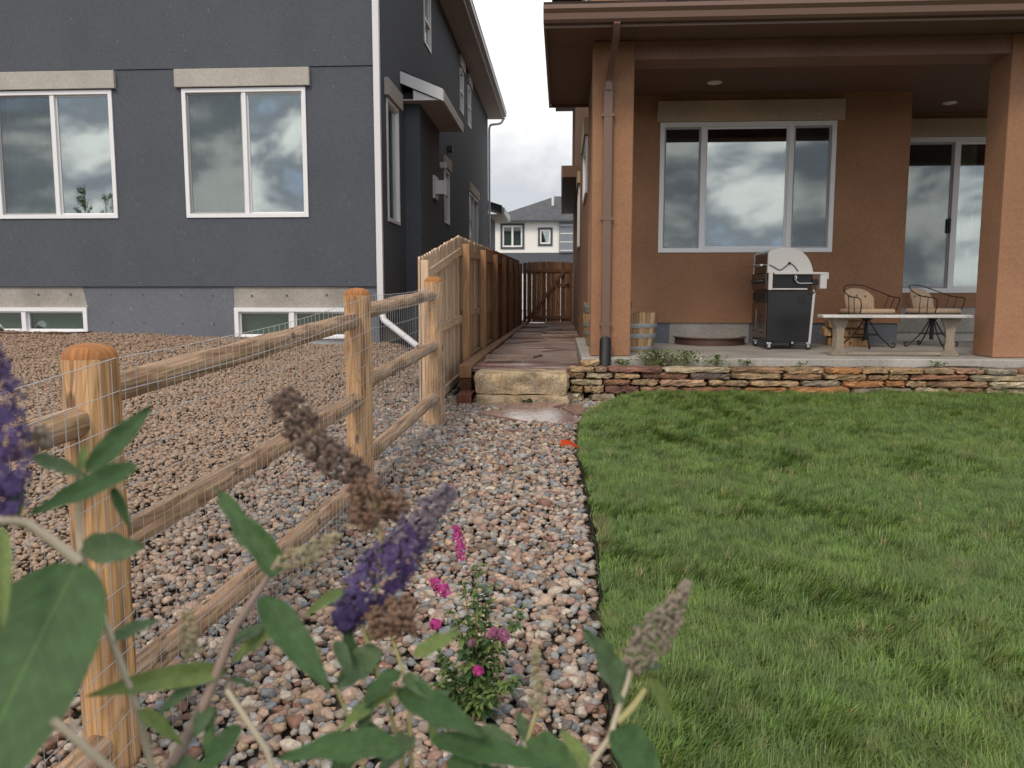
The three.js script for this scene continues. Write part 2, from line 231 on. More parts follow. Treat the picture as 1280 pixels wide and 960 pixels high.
// ---------- pebbles ----------
{
  const shapes = [];
  for (let s = 0; s < 5; s++) for (const det of [2, 1]) {
    let g = new THREE.IcosahedronGeometry(1, det); const uv0 = g.attributes.uv.clone(); g.deleteAttribute('uv'); g.deleteAttribute('normal');
    const p = g.attributes.position;
    for (let i = 0; i < p.count; i++) { const x = p.getX(i), y = p.getY(i), z = p.getZ(i), k = 1 + 0.20 * n3(x * 0.9 + s * 7, y * 0.9, z * 0.9) + 0.07 * n3(x * 2.2, y * 2.2 + s * 5, z * 2.2); p.setXYZ(i, x * k, y * k * 0.66, z * k * (0.78 + 0.05 * s)); }
    g = mergeVertices(g, 1e-4); g.computeVertexNormals(); g = g.toNonIndexed(); g.setAttribute('uv', uv0); (shapes[s] ??= {})[det] = g;
  }
  const tones = [['#ab9081', 7], ['#b8a08e', 5], ['#95897f', 5], ['#7d8289', 7], ['#9c7d70', 3], ['#85604f', 2], ['#c2b6a9', 3], ['#b29a80', 2], ['#6b6461', 2], ['#a5a39f', 5], ['#8a7767', 5]];
  const bag = tones.flatMap(([c, n]) => Array(n).fill(c));
  const col = new THREE.Color(), hsl = {}, list = [];
  const tanStone = new THREE.Color('#ad9076'), r = mulberry(99), q = (a, b) => a + (b - a) * r();
  const put = (x, z, lift, big) => {
    const h = gravelH(x, z), size = q(0.0120, 0.0270) * (r() < 0.06 ? 1.45 : r() < 0.15 ? 0.7 : 1) * big * (1 - 0.22 * sstep(-1.4, -2.6, x));
    col.set(bag[Math.floor(r() * bag.length)]); col.getHSL(hsl);
    const far = sstep(-1.4, -2.6, x); // the side yard holds a browner mix than the strip by the lawn
    col.setHSL(hsl.h, clamp(hsl.s * 0.95 + q(-0.03, 0.03)), clamp(hsl.l * q(0.84, 1.16))); col.lerp(tanStone, far * 0.68);
    list.push({ x, y: h + lift + size * 0.28, z, size, rot: [q(-0.45, 0.45), q(0, 6.283), q(-0.45, 0.45)], sx: q(0.85, 1.3), color: col.getHex(), s: Math.floor(r() * 5) });
  };
  for (let z = 2.2; z > -11.6; z -= 0.0345) for (let x = -10.5; x < 1.0; x += 0.0345) {
    const X = x + q(-0.015, 0.015), Z = z + q(-0.015, 0.015);
    if (z > -8.66 ? X > edgeX(Z) - 0.028 : X > -1.2) continue;
    if (z < -8.1 && X > -0.93 && X < 0.2 && z > -8.66 && Z < -8.52) continue;
    if (Math.abs(X) > 1.6 - Z * 0.95) continue; // well outside any view from here
    put(X, Z, 0, 1);
    if (r() < (X < -2 ? 0.75 : 0.42)) put(X + q(-0.02, 0.02), Z + q(-0.02, 0.02), 0.013, 0.95);
  }
  for (const p of list) { const [sx, sy, d] = seen(p.x, p.y, p.z); p.show = d > 0.3 && sx > 10 && sx < 1270 && sy > 5 && sy < 950 ? p.size / d : 0; p.near = d < 4.6; }
  const order = list.map((p, i) => i).sort((a, b) => list[b].show - list[a].show), single = new Set(order.slice(0, 300));
  const mats = {}, o = new THREE.Object3D(), lots = {};
  list.forEach((p, i) => {
    o.position.set(p.x, p.y, p.z); o.rotation.set(...p.rot); o.scale.set(p.size * p.sx, p.size, p.size); o.updateMatrix();
    if (single.has(i)) {
      const key = tones[i % tones.length][0]; mats[key] ??= std(key, 0.62, { map: speckle });
      const m = part('pebble', shapes[p.s][2], mats[key], gravelBed); m.position.copy(o.position); m.rotation.copy(o.rotation); m.scale.copy(o.scale);
    } else (lots[`${p.s}${p.near ? 2 : 1}`] ??= []).push([o.matrix.clone(), p.color]);
  });
  const pm = std('#ffffff', 0.62, { map: speckle });
  for (const [k, l] of Object.entries(lots)) {
    const im = new THREE.InstancedMesh(shapes[+k[0]][+k[1]], pm, l.length); im.name = 'gravel'; im.userData.kind = 'stuff'; im.castShadow = im.receiveShadow = true;
    l.forEach(([m, c], i) => { im.setMatrixAt(i, m); im.setColorAt(i, col.set(c)); }); gravelBed.add(im);
  }
  console.log('pebbles', list.length);
}

// ---------- lawn grass ----------
{
  const r = mulberry(4242), q = (a, b) => a + (b - a) * r();
  const tuft = (n, len, spread) => {
    const pos = [], nor = [], uv = [], tone = [];
    for (let b = 0; b < n; b++) { // every blade has one tone of its own from root to tip
      const a = q(-1.5, 1.5), l = len * q(0.6, 1.15), w = q(0.0011, 0.0024), hue = q(0.5, 1.55), gold = q(0.9, 1.12), bx = q(-spread, spread), bz = q(-spread, spread), lean = q(0.3, 1.0), dx = Math.cos(a), dz = Math.sin(a), K = 4;
      const ring = (t) => { const k = lean * t * t * 0.95, y = l * (t - 0.38 * lean * t * t), ww = w * (1 - t * t * 0.9), cx = bx + dx * l * k, cz = bz + dz * l * k; return [[cx - dz * ww, y, cz + dx * ww], [cx + dz * ww, y, cz - dx * ww]]; };
      for (let k = 0; k < K; k++) { const [p0, p1] = ring(k / K), [p2, p3] = ring((k + 1) / K); for (const p of [p0, p1, p2, p2, p1, p3]) { pos.push(...p); tone.push(hue * gold, hue, hue * 0.9); uv.push(0.5, 0.5); } }
    }
    const g = new THREE.BufferGeometry(); g.setAttribute('position', new THREE.Float32BufferAttribute(pos, 3)); g.setAttribute('uv', new THREE.Float32BufferAttribute(uv, 2)); g.setAttribute('color', new THREE.Float32BufferAttribute(tone, 3)); g.computeVertexNormals(); return g;
  };
  const kinds = [0, 1, 2, 3, 4].map((i) => tuft(15, 0.066 + 0.008 * i, 0.017)), lots = kinds.map(() => []);
  const o = new THREE.Object3D(), col = new THREE.Color();
  for (let z = 1.5; z > -8.6; z -= 0.0225) {
    const step = 0.0225;
    for (let x = edgeX(z) + 0.004; x < 8.2; x += step) {
      const X = x + q(-0.012, 0.012), Z = z + q(-0.012, 0.012); if (X < edgeX(Z) + 0.002 || Math.abs(X) > 1.5 - Z * 0.86) continue;
      const sparse = n2(X * 1.3 + 40, Z * 1.3); if (sparse > 0.74 && r() < 0.55) continue;
      if (n2(X * 6 + 3, Z * 6) > 0.80 && r() < 0.6) continue;
      const flow = 0.35 + 0.95 * n2(X * 0.55 + 9, Z * 0.75) + 0.85 * n2(X * 2.6, Z * 3.2 + 4);
      const tall = 0.78 + 0.20 * n2(X * 2.2 + 1, Z * 2.2) + 0.26 * n2(X * 8, Z * 8);
      o.position.set(X, lawnH(X, Z) - 0.004, Z); o.rotation.set(0, flow + q(-0.5, 0.5), 0); o.scale.set(q(0.85, 1.15), clamp(tall, 0.4, 1.3) * q(0.8, 1.2), q(0.85, 1.15)); o.updateMatrix();
      const dry = clamp(sstep(0.10, 0.0, X - edgeX(Z)) * sstep(0.1, 0.6, n2(Z * 2.4, 3)) * 0.9 + 0.3 * sstep(0.62, 0.88, n2(X * 1.7 - 8, Z * 1.9))), patch = 0.5 + 0.5 * n2(X * 0.9 + 20, Z * 1.4), v = q(0.78, 1.22) * (0.92 + 0.22 * n2(X * 3, Z * 3 + 11));
      col.setRGB(mix(0.088, 0.112, patch) * v, mix(0.160, 0.180, patch) * v, mix(0.026, 0.030, patch) * v); if (r() < 0.012) col.setRGB(0.26, 0.22, 0.10); col.lerp(new THREE.Color(0.27, 0.20, 0.10), dry * q(0.2, 0.8));
      lots[Math.floor(r() * kinds.length)].push([o.matrix.clone(), col.getHex()]);
    }
  }
  const gm = phy('#ffffff', 0.48, { vertexColors: true, specularIntensity: 0.9, transmission: 0.18, thickness: 0, side: THREE.DoubleSide });
  let n = 0;
  lots.forEach((l, k) => { const im = new THREE.InstancedMesh(kinds[k], gm, l.length); im.name = 'grass'; im.userData.kind = 'stuff'; im.castShadow = im.receiveShadow = true; l.forEach(([m, c], i) => { im.setMatrixAt(i, m); im.setColorAt(i, col.set(c)); }); lawn.add(im); n += l.length; });
  console.log('tufts', n);
  // black plastic edging along the curve
  const pts = []; for (let z = 3; z > -8.4; z -= 0.12) pts.push([edgeX(z) - 0.004, z]);
  const g = sheet(pts.length - 1, 3, (i, j) => { const [x, z] = pts[Math.round(i * (pts.length - 1))], k = Math.round(j * 3), h = lawnH(x, z) + 0.012; return [x + (k < 2 ? -0.004 : 0.004), k === 0 || k === 3 ? h - 0.14 : h, z]; });
  tag(part('lawn_edging', g, mat.black, scene), 'thin black plastic edging between lawn and pebbles', 'edging');
}

// ---------- windows ----------
const paneGeo = (x0, x1, y0, y1, z) => M([0, 0.006, 0.016].map((d) => new THREE.PlaneGeometry(x1 - x0, y1 - y0).translate((x0 + x1) / 2, (y0 + y1) / 2, z - d)));
function curtainGeo(x0, x1, y0, y1, z, waves, depth) {
  const n = Math.max(8, Math.round(waves * 8));
  return sheet(1, n, (i, j) => [mix(x0, x1, j), mix(y1, y0, i), z + depth * Math.sin(j * waves * 6.283 + 0.6 * Math.sin(j * 9))]);
}
// pos is the centre of the opening on the wall's outer face; the window looks along its own +z
function windowIn(house, { pos, turn = 0, w, h, split = [0.5], bar = 0.055, screens = [], drape = [], blind = 0, frame = mat.vinyl, proud = 0.02, name = 'window', handle }) {
  const x0 = -w / 2, x1 = w / 2, y0 = -h / 2, y1 = h / 2, zf = proud, zb = -0.10;
  const win = part(name, M(B(x0, x1, y0, y0 + bar, zb, zf), B(x0, x1, y1 - bar, y1, zb, zf), B(x0, x0 + bar, y0 + bar, y1 - bar, zb, zf), B(x1 - bar, x1, y0 + bar, y1 - bar, zb, zf)), frame, house, pos, [0, turn, 0]);
  const cuts = [0, ...split, 1];
  for (const s of split) { const x = mix(x0, x1, s); part('mullion', B(x - bar * 0.55, x + bar * 0.55, y0 + bar, y1 - bar, zb + 0.01, zf - 0.012), frame, win); }
  for (let i = 0; i + 1 < cuts.length; i++) {
    const a = mix(x0, x1, cuts[i]) + (i ? bar * 0.55 : bar), b = mix(x0, x1, cuts[i + 1]) - (i + 2 < cuts.length ? bar * 0.55 : bar), c = y0 + bar, d = y1 - bar, k = bar * 0.42, z = -0.02 - 0.012 * (i % 2);
    part('sash', M(B(a, b, c, c + k, z - 0.03, z), B(a, b, d - k, d, z - 0.03, z), B(a, a + k, c + k, d - k, z - 0.03, z), B(b - k, b, c + k, d - k, z - 0.03, z)), frame, win);
    part('pane', paneGeo(a + k, b - k, c + k, d - k, z - 0.01), mat.glass, win);
    if (screens.includes(i)) part('insect_screen', new THREE.PlaneGeometry(b - a, d - c).translate((a + b) / 2, (c + d) / 2, z + 0.008), mat.screen, win);
    for (const [pi, u0, u1] of drape) if (pi === i) part('curtain', curtainGeo(mix(a, b, u0), mix(a, b, u1), c, d, -0.22, 6 * (u1 - u0), 0.025), mat.curtain, win);
    if (blind) part('blind', B(a, b, mix(d, c, blind), d, -0.155, -0.15), mat.blind, win);
  }
  if (handle) part('handle', RBX(handle[0] - 0.018, handle[0] + 0.018, handle[1] - 0.11, handle[1] + 0.11, -0.01, 0.035, 0.012), mat.black, win);
  return win;
}

// ---------- grey house ----------
{
  const H = thing('grey_house', 'dark grey stucco house with white framed windows and pale window heads', 'house');
  const x0 = -14, xs = -2.56, zf = -11.5, zb = -28.3, T = 0.2;
  const W1 = [-8.18, -6.40, 2.49, 4.28], W2 = [-5.38, -3.60, 2.49, 4.28];
  part('wall', wall(rect(x0, xs - 0.002, 1.51, 4.548), [W1, W2], T), mat.greyStucco, H, [0, 0, zf]);
  part('wall', wall(rect(x0, xs, 4.556, 7.5), [], T), mat.greyStucco, H, [0, 0, zf + 0.014]);
  part('control_joint', B(x0, xs - 0.02, 4.545, 4.559, zf - 0.05, zf - 0.02), mat.black, H);
  const SW = [[11.95, 12.80, 2.47, 4.24], [15.32, 16.07, 6.0, 7.3], [17.75, 18.5, 2.95, 4.12], [20.6, 21.3, 5.95, 7.0], [22.3, 23.0, 5.95, 7.0], [22.5, 24.8, 2.3, 4.2]];
  part('wall', wall(rect(-zf + T + 0.001, -zb, 0.9, 7.5), SW, T), mat.greyStucco, H, [xs, 0, 0], [0, Math.PI / 2, 0]);
  part('wall', B(x0, xs - 0.25, 0.5, 7.5, zb, zb + T), mat.greyStucco, H);
  part('wall', B(x0, x0 + T, 0.5, 7.5, zb + T + 0.01, zf - T - 0.01), mat.greyStucco, H);
  part('floor', B(x0 + 0.25, xs - 0.25, 1.3, 1.5, zb + 0.3, zf - 0.3), mat.room, H); part('floor', B(x0 + 0.25, xs - 0.25, 4.45, 4.65, zb + 0.3, zf - 0.3), mat.room, H);
  part('room_wall', B(x0 + 0.25, xs - 0.25, 1.5, 4.44, -15.6, -15.5), mat.room, H); part('room_wall', B(-6.0, -5.9, 1.5, 4.44, -15.5, -11.75), mat.room, H);
  // foundation: bare concrete over the basement windows, painted grey between
  const fz = zf - 0.035, FD = 0.2, f = (x0, x1, m, holes = []) => part('foundation', wall(rect(x0, x1, 0.3, 1.505), holes, FD), m, H, [0, 0, fz]);
  const b1 = [-8.92, -6.96, 0.80, 1.21], b2 = [-4.75, -3.05, 0.73, 1.21];
  f(-14, -6.955, mat.concrete, [b1]); f(-4.752, -3.05, mat.concrete, [[-4.75, -3.052, 0.73, 1.21]]); f(-3.049, -2.62, mat.greyPaint);
  part('foundation', boxUV(new THREE.ExtrudeGeometry(new THREE.Shape([[-6.954, 0.3], [-4.753, 0.3], [-4.753, 1.505], [-7.02, 1.505], [-6.955, 1.21]].map(([x, y]) => new THREE.Vector2(x, y))), { depth: FD + 0.004, bevelEnabled: false }).translate(0, 0, -FD)), mat.greyPaint, H, [0, 0, fz]);
  part('foundation', B(xs - 0.24, xs - 0.04, 0.3, 1.505, zb, zf - 0.3), mat.concrete, H);
  const tie = boxUV(new THREE.CylinderGeometry(0.017, 0.015, 0.006, 8).rotateX(Math.PI / 2)), tieMat = std('#55534f', 0.9);
  [-8.3, -7.7, -7.2, -6.6, -6.1, -5.55, -5.05, -4.5, -3.95, -3.4, -2.9].forEach((x, i) => { for (const y of [1.385, 0.98]) if (y > 1.2 || (x > -6.9 && x < -4.8)) part('form_tie', tie, tieMat, H, [x + 0.02 * Math.sin(i * 3), y + 0.01 * Math.sin(i * 7), fz + 0.006]); });
  for (const [[a, b, c, d], dr, sc] of [[W1, [[0, 0, 1]], [0]], [W2, [[0, 0, 0.9]], [0]]]) windowIn(H, { pos: [(a + b) / 2, (c + d) / 2, zf], w: b - a, h: d - c, screens: sc, drape: dr });
  for (const [a, b] of [[-8.27, -6.33], [-5.46, -3.53]]) part('window_head', RBX(a, b, 4.292, 4.54, zf - 0.01, zf + 0.06, 0.008), mat.greyTrim, H);
  for (const [a, b, c, d] of [b1, b2]) windowIn(H, { pos: [(a + b) / 2, (c + d) / 2, fz], w: b - a - 0.006, h: d - c - 0.006, bar: 0.06, proud: 0.03, blind: 1 });
  for (const [a, b, c, d] of SW) windowIn(H, { pos: [xs, (c + d) / 2, -(a + b) / 2], turn: Math.PI / 2, w: b - a, h: d - c, split: b - a > 1.5 ? [0.5] : [], bar: 0.05 });
  for (const [a, b, y] of [[11.85, 12.94, 4.25], [17.65, 18.6, 4.13], [22.4, 24.9, 4.21], [20.5, 21.4, 7.01], [22.2, 23.1, 7.01]]) part('window_head', B(xs - 0.01, xs + 0.06, y, y + 0.24, -b, -a), mat.greyTrim, H);
  for (const [a, b] of [[20.6, 21.3], [22.3, 23.0], [15.32, 16.07]]) part('meeting_rail', B(xs - 0.04, xs + 0.012, 6.45, 6.49, -b + 0.05, -a - 0.05), mat.vinyl, H);
  // chimney bump-out with its small shed roof and flue cap
  part('chimney_bay', boxUV(B(xs + 0.001, -2.30, 0.5, 4.62, -15.4, -13.3)), mat.greyStucco, H);
  const shed = part('bay_roof', boxUV(new THREE.ExtrudeGeometry(new THREE.Shape([[xs + 0.001, 4.80], [-1.90, 4.52], [-1.90, 4.62], [xs + 0.001, 4.92]].map(([x, y]) => new THREE.Vector2(x, y))), { depth: 2.55, bevelEnabled: false }).translate(0, 0, -15.6)), mat.shingle, H);
  part('fascia', prism([[xs + 0.002, 4.70], [-1.88, 4.42], [-1.88, 4.60], [xs + 0.002, 4.88]], 0.03).translate(0, 0, -13.045), mat.whiteMetal, shed);
  part('fascia', B(-1.90, -1.87, 4.42, 4.585, -15.6, -13.05), mat.whiteMetal, shed);
  part('soffit', B(xs + 0.003, -1.905, 4.44, 4.46, -15.58, -13.06), mat.greySoffit, shed);
  part('soffit_return', prism([[-2.36, 4.44], [-1.95, 4.44], [-2.36, 4.60]], 0.02).translate(0, 0, -13.075), mat.whiteMetal, shed);
  part('flue_cap', M(B(-2.30, -2.26, 3.1, 3.5, -14.95, -14.55), B(-2.26, -2.10, 3.18, 3.42, -14.87, -14.63), B(-2.10, -2.07, 3.15, 3.45, -14.9, -14.6)), mat.whiteMetal, H);
  part('side_vent', M(B(xs, -2.44, 4.02, 4.14, -17.3, -17.15)), mat.whiteMetal, H); part('wall_light', RBX(xs, -2.45, 4.55, 4.68, -18.5, -18.3, 0.02), mat.black, H);
  // roof, soffit, fascia and gutter
  const ey = 7.42, ex = -2.05, rz0 = -10.9, rz1 = -28.75, rx0 = -14.5;
  const rg = new THREE.BufferGeometry(), mx = (rx0 + ex) / 2, ry = 10.2, pv = [[rx0, ey + 0.2, rz0], [ex, ey + 0.2, rz0], [ex, ey + 0.2, rz1], [rx0, ey + 0.2, rz1], [mx, ry, rz0 - 6], [mx, ry, rz1 + 6]];
  rg.setAttribute('position', new THREE.Float32BufferAttribute([0, 1, 4, 1, 5, 4, 1, 2, 5, 2, 3, 5, 3, 4, 5, 3, 0, 4].flatMap((i) => pv[i]), 3)); rg.computeVertexNormals();
  const roof = part('roof', boxUV(rg), mat.shingle, H);
  part('soffit', M(B(xs - 0.1, ex - 0.03, ey - 0.005, ey + 0.02, rz1, rz0), B(rx0, xs - 0.101, ey - 0.005, ey + 0.02, -11.6, rz0)), mat.greySoffit, roof);
  part('fascia', M(B(ex - 0.03, ex, ey - 0.02, ey + 0.19, rz1, rz0), B(rx0, ex - 0.031, ey - 0.02, ey + 0.19, rz0 - 0.03, rz0)), mat.greyFascia, roof);
  part('gutter', M(B(ex + 0.001, ex + 0.10, ey + 0.06, ey + 0.20, rz1 + 0.05, rz0), B(ex + 0.001, ex + 0.115, ey + 0.185, ey + 0.203, rz1 + 0.04, rz0 + 0.01)), mat.greyFascia, roof);
  // downspouts
  const ds = part('downspout', M(B(xs - 0.055, xs + 0.03, 1.15, 7.4, zf + 0.02, zf + 0.10)), mat.whiteMetal, H);
  part('elbow', M(boxUV(rod([xs - 0.012, 1.18, zf + 0.06], [xs + 0.05, 1.02, zf + 0.14], 0.047, 0.047, 8)), boxUV(rod([xs + 0.05, 1.03, zf + 0.14], [-1.98, 0.68, -11.05], 0.045, 0.045, 8))), mat.whiteMetal, ds);
  part('downspout', M(B(xs + 0.01, xs + 0.08, 0.8, 7.0, zb - 0.09, zb - 0.01), boxUV(tube([[xs + 0.045, 7.0, zb - 0.05], [xs + 0.1, 7.15, zb - 0.08], [ex - 0.1, 7.25, zb - 0.3], [ex + 0.03, 7.45, zb - 0.4]], 0.04, 16, 6))), mat.whiteMetal, H);
  // lower roof edge of the garage beyond the rear corner
  const gr = part('garage_roof', prism([[-6, 5.6], [-2.12, 4.38], [-2.12, 4.50], [-6, 5.75]], 3.2).translate(0, 0, -32.0), mat.shingle, H);
  part('soffit', B(-6, -2.12, 4.17, 4.20, -31.9, -28.82), mat.greySoffit, gr); part('gutter', B(-2.12, -2.03, 4.19, 4.42, -32.0, -28.8), mat.greyFascia, gr);
  part('wall', B(-6, -2.6, 0.4, 4.17, -31.8, -28.9), mat.greyStucco, H);
}
// small garden lamp and brown well rim by the basement window
{
  const l = thing('garden_spotlight', 'small silver garden spotlight on the gravel by the basement window', 'spotlight', [-8.05, gravelH(-8.05, -11.1), -11.1]);
  part('stake', rod([0, -0.02, 0], [0, 0.07, 0], 0.012), mat.alloy, l); part('lamp_head', rod([-0.05, 0.06, 0.03], [0.05, 0.12, -0.02], 0.05, 0.06, 14), mat.steel, l);
  const pts = []; for (let i = 0; i <= 20; i++) { const a = Math.PI * i / 20; pts.push([-7.95 + 1.05 * Math.cos(a), -11.52 + 0.42 * Math.sin(a)]); }
  const g = sheet(20, 2, (i, j) => { const [x, z] = pts[Math.round(i * 20)], k = Math.round(j * 2); return [x + (k === 2 ? 0.012 : 0), k ? 0.855 : 0.45, z + (k === 2 ? 0.012 : 0)]; });
  tag(part('window_well', g, std('#5d4038', 0.6), scene), 'reddish brown metal rim of a window well at the basement window', 'window well');
  const p2 = []; for (let i = 0; i <= 20; i++) { const a = Math.PI * i / 20; p2.push([-3.9 + 0.98 * Math.cos(a), -11.53 + 0.40 * Math.sin(a)]); }
  const g2 = sheet(20, 2, (i, j) => { const [x, z] = p2[Math.round(i * 20)], k = Math.round(j * 2); return [x + (k === 2 ? 0.03 : 0), k ? 0.775 : 0.45, z + (k === 2 ? 0.03 : 0)]; });
  tag(part('window_well', g2, std('#b9bbbd', 0.5, { metalness: 0.4 }), scene), 'pale galvanised window well rim behind the rail fence post', 'window well');
}

// ---------- brown house with covered patio ----------
{
  const H = thing('brown_house', 'terracotta brown stucco house with a deep covered patio', 'house');
  const zw = -11.5, zr = -12.9, xl = 0.37, xr = 9.5, xc = 4.68, T = 0.2, top = 4.62;
  const W = [1.335, 3.70, 1.975, 3.73], D = [5.05, 6.85, 1.42, 3.75];
  part('wall', wall(rect(xl, xc, 1.0, top), [W], T), mat.brownStucco, H, [0, 0, zw]);
  part('wall', B(xc - T, xc, 0.98, top, zr, zw - T - 0.001), mat.brownStucco, H);
  part('wall', wall(rect(xc + 0.001, xr, 1.2, top), [D], T), mat.brownStucco, H, [0, 0, zr]);
  const U = [1.45, 6.2, 5.22, 6.5];
  part('wall', wall(rect(xl, xr, top + 0.004, 7.6), [U], T), mat.brownStucco, H, [0, 0, zw]);
  const LW = [[-14.0, -12.3, 2.9, 3.72], [-18.6, -17.4, 2.4, 3.7], [-15.5, -13.5, 5.3, 6.6]];
  part('wall', wall(rect(-28, zw - T - 0.001, 0.4, 7.6), LW, T), mat.brownStucco, H, [xl, 0, 0], [0, -Math.PI / 2, 0]);
  part('wall', B(xr - T, xr, 0.4, 7.6, -28, zr - 0.25), mat.brownStucco, H); part('wall', B(xl + 0.25, xr, 0.4, 7.6, -28.2, -28.01), mat.brownStucco, H);
  part('floor', B(xl + 0.25, xr - 0.25, 1.2, 1.38, -27.9, zr - 0.3), mat.room, H); part('floor', B(xl + 0.25, xr - 0.25, 4.5, 4.6, -27.9, zr - 0.3), mat.room, H); part('floor', B(xl + 0.25, xc - 0.25, 1.2, 1.38, zr - 0.28, zw - 0.3), mat.room, H); part('floor', B(xl + 0.25, xc - 0.25, 4.3, 4.4, zr - 0.28, zw - 0.3), mat.room, H);
  part('room_wall', B(xl + 0.25, xr - 0.25, 1.39, 4.48, -17.1, -17.0), mat.room, H); part('room_wall', B(xl + 0.25, xr - 0.25, 4.61, 7.6, -15.1, -15.0), mat.room, H);
  // foundation: grey paint and bare concrete
  for (const [a, b, m] of [[xl + 0.03, 1.52, mat.greyPaint], [1.521, 2.62, mat.concrete], [2.621, xc - 0.03, mat.greyPaint]]) part('foundation', B(a, b, 0.45, 0.998, zw - 0.22, zw - 0.03), m, H);
  part('foundation', B(xc - 0.03, xr, 0.45, 1.198, zr - 0.22, zr - 0.03), mat.concrete, H); part('foundation', B(xc - 0.23, xc - 0.031, 0.45, 0.978, zr - 0.03, zw - 0.23), mat.concrete, H);
  part('foundation', B(xl + 0.03, xl + 0.2, 0.3, 0.6, -27.9, zw - 0.23), mat.concrete, H);
  windowIn(H, { pos: [(W[0] + W[1]) / 2, (W[2] + W[3]) / 2, zw], w: W[1] - W[0], h: W[3] - W[2], split: [0.25, 0.75], screens: [0, 2], bar: 0.06 });
  windowIn(H, { name: 'sliding_door', pos: [(D[0] + D[1]) / 2, (D[2] + D[3]) / 2, zr], w: D[1] - D[0], h: D[3] - D[2], split: [0.5], screens: [0], drape: [[1, 0.12, 0.45], [0, 0, 0.25]], bar: 0.07, handle: [-0.06, -0.15] });
  windowIn(H, { pos: [(U[0] + U[1]) / 2, (U[2] + U[3]) / 2, zw], w: U[1] - U[0], h: U[3] - U[2], split: [0.33, 0.67], bar: 0.06 });
  for (const [a, b, c, d] of LW) windowIn(H, { pos: [xl, (c + d) / 2, (a + b) / 2], turn: -Math.PI / 2, w: b - a, h: d - c, split: [], bar: 0.06, proud: 0.03 });
  part('window_head', RBX(1.29, 3.79, 3.735, 4.01, zw - 0.01, zw + 0.06, 0.008), mat.tanTrim, H);
  part('window_head', RBX(4.95, 6.95, 3.755, 4.02, zr - 0.01, zr + 0.06, 0.008), mat.tanTrim, H);
  for (const [a, b, y] of [[-14.1, -12.2, 3.73], [-18.7, -17.3, 3.71]]) part('window_head', B(xl - 0.06, xl + 0.01, y, y + 0.24, a, b), mat.tanTrim, H);
  // posts and beams of the patio
  const cz0 = -9.07, cz1 = -9.51;
  part('column', RBX(0.325, 0.765, 0.712, 4.10, cz1, cz0, 0.012), mat.brownStucco, H); part('column', RBX(4.68, 5.12, 0.712, 4.10, cz1, cz0, 0.012), mat.brownStucco, H); part('column', RBX(8.9, 9.34, 0.712, 4.10, cz1, cz0, 0.012), mat.brownStucco, H);
  part('beam', B(0.766, 4.679, 3.91, 4.10, cz1 + 0.03, cz0 - 0.03), mat.brownPaint, H); part('beam', B(5.121, 8.899, 3.91, 4.10, cz1 + 0.03, cz0 - 0.03), mat.brownPaint, H);
  part('beam', B(0.355, 0.735, 3.91, 4.10, zw + 0.002, cz1 - 0.001), mat.brownPaint, H);
  part('patio_ceiling', B(0.74, xr, 4.102, 4.14, zr + 0.002, cz1 + 0.031), mat.porchCeiling, H);
  for (const [x, z] of [[1.94, -10.87], [5.48, -12.2]]) { const l = part('ceiling_light', new THREE.CylinderGeometry(0.095, 0.095, 0.012, 24).translate(x, 4.097, z), mat.vinyl, H); part('lens', new THREE.CylinderGeometry(0.07, 0.066, 0.01, 24).translate(x, 4.088, z), std('#e5e0d6', 0.5), l); }
  // porch roof with eaves on two sides
  const roof = part('porch_roof', M(prism([[8.40, 4.21], [11.5, 5.02], [11.5, 5.09], [8.36, 4.27]], 9.9).rotateY(Math.PI / 2).translate(-0.2, 0, 0), B(-0.2, xl - 0.001, 4.14, 4.2, -12.0, -8.4)), mat.brownShingle, H);
  part('soffit', M(B(-0.17, 0.739, 4.103, 4.125, -11.97, -8.46), B(0.741, 9.6, 4.103, 4.125, cz1 + 0.03, -8.46)), mat.porchCeiling, roof);
  part('fascia', M(B(-0.19, 9.7, 4.04, 4.21, -8.45, -8.42), B(-0.20, -0.17, 4.06, 4.21, -12.0, -8.451), B(-0.169, xl - 0.001, 4.06, 4.21, -12.0, -11.971)), mat.brownMetal, roof);
  const gut = prism([[8.418, 4.215], [8.418, 4.07], [8.36, 4.07], [8.335, 4.095], [8.325, 4.15], [8.295, 4.185], [8.295, 4.215], [8.305, 4.215], [8.31, 4.195], [8.41, 4.195]], 9.9).rotateY(Math.PI / 2).translate(-0.2, 0, 0);
  part('gutter', gut, mat.brownMetal, roof);
  part('drip_edge', B(-0.19, 9.7, 4.215, 4.225, -8.5, -8.30), mat.brownMetal, roof);
  // downspout on the corner column, into a black corrugated pipe
  const dx = 0.488, dz = cz0 + 0.004, ds = part('downspout', RBX(dx - 0.05, dx + 0.05, 0.80, 3.62, dz, dz + 0.065, 0.012), mat.brownMetal, H);
  for (const y of [1.05, 2.2, 3.3]) part('strap', B(dx - 0.065, dx + 0.065, y, y + 0.035, dz + 0.002, dz + 0.069), mat.brownMetal, ds);
  const neck = new THREE.CatmullRomCurve3([V(dx, 3.58, dz + 0.034), V(dx + 0.005, 3.70, dz + 0.05), V(dx + 0.035, 3.92, dz + 0.42), V(dx + 0.04, 4.0, dz + 0.62), V(dx + 0.04, 4.08, dz + 0.70)]);
  part('elbow', boxUV(new THREE.ExtrudeGeometry(new THREE.Shape([[-0.033, -0.05], [0.033, -0.05], [0.033, 0.05], [-0.033, 0.05]].map(([a, b]) => new THREE.Vector2(a, b))), { steps: 24, extrudePath: neck, bevelEnabled: false })), mat.brownMetal, ds);
  const prof = []; for (let i = 0; i <= 36; i++) prof.push(new THREE.Vector2(0.056 + (i % 2 ? 0.009 : 0), i * 0.0115)); prof.unshift(new THREE.Vector2(0.045, 0)); prof.push(new THREE.Vector2(0.045, 36 * 0.0115));
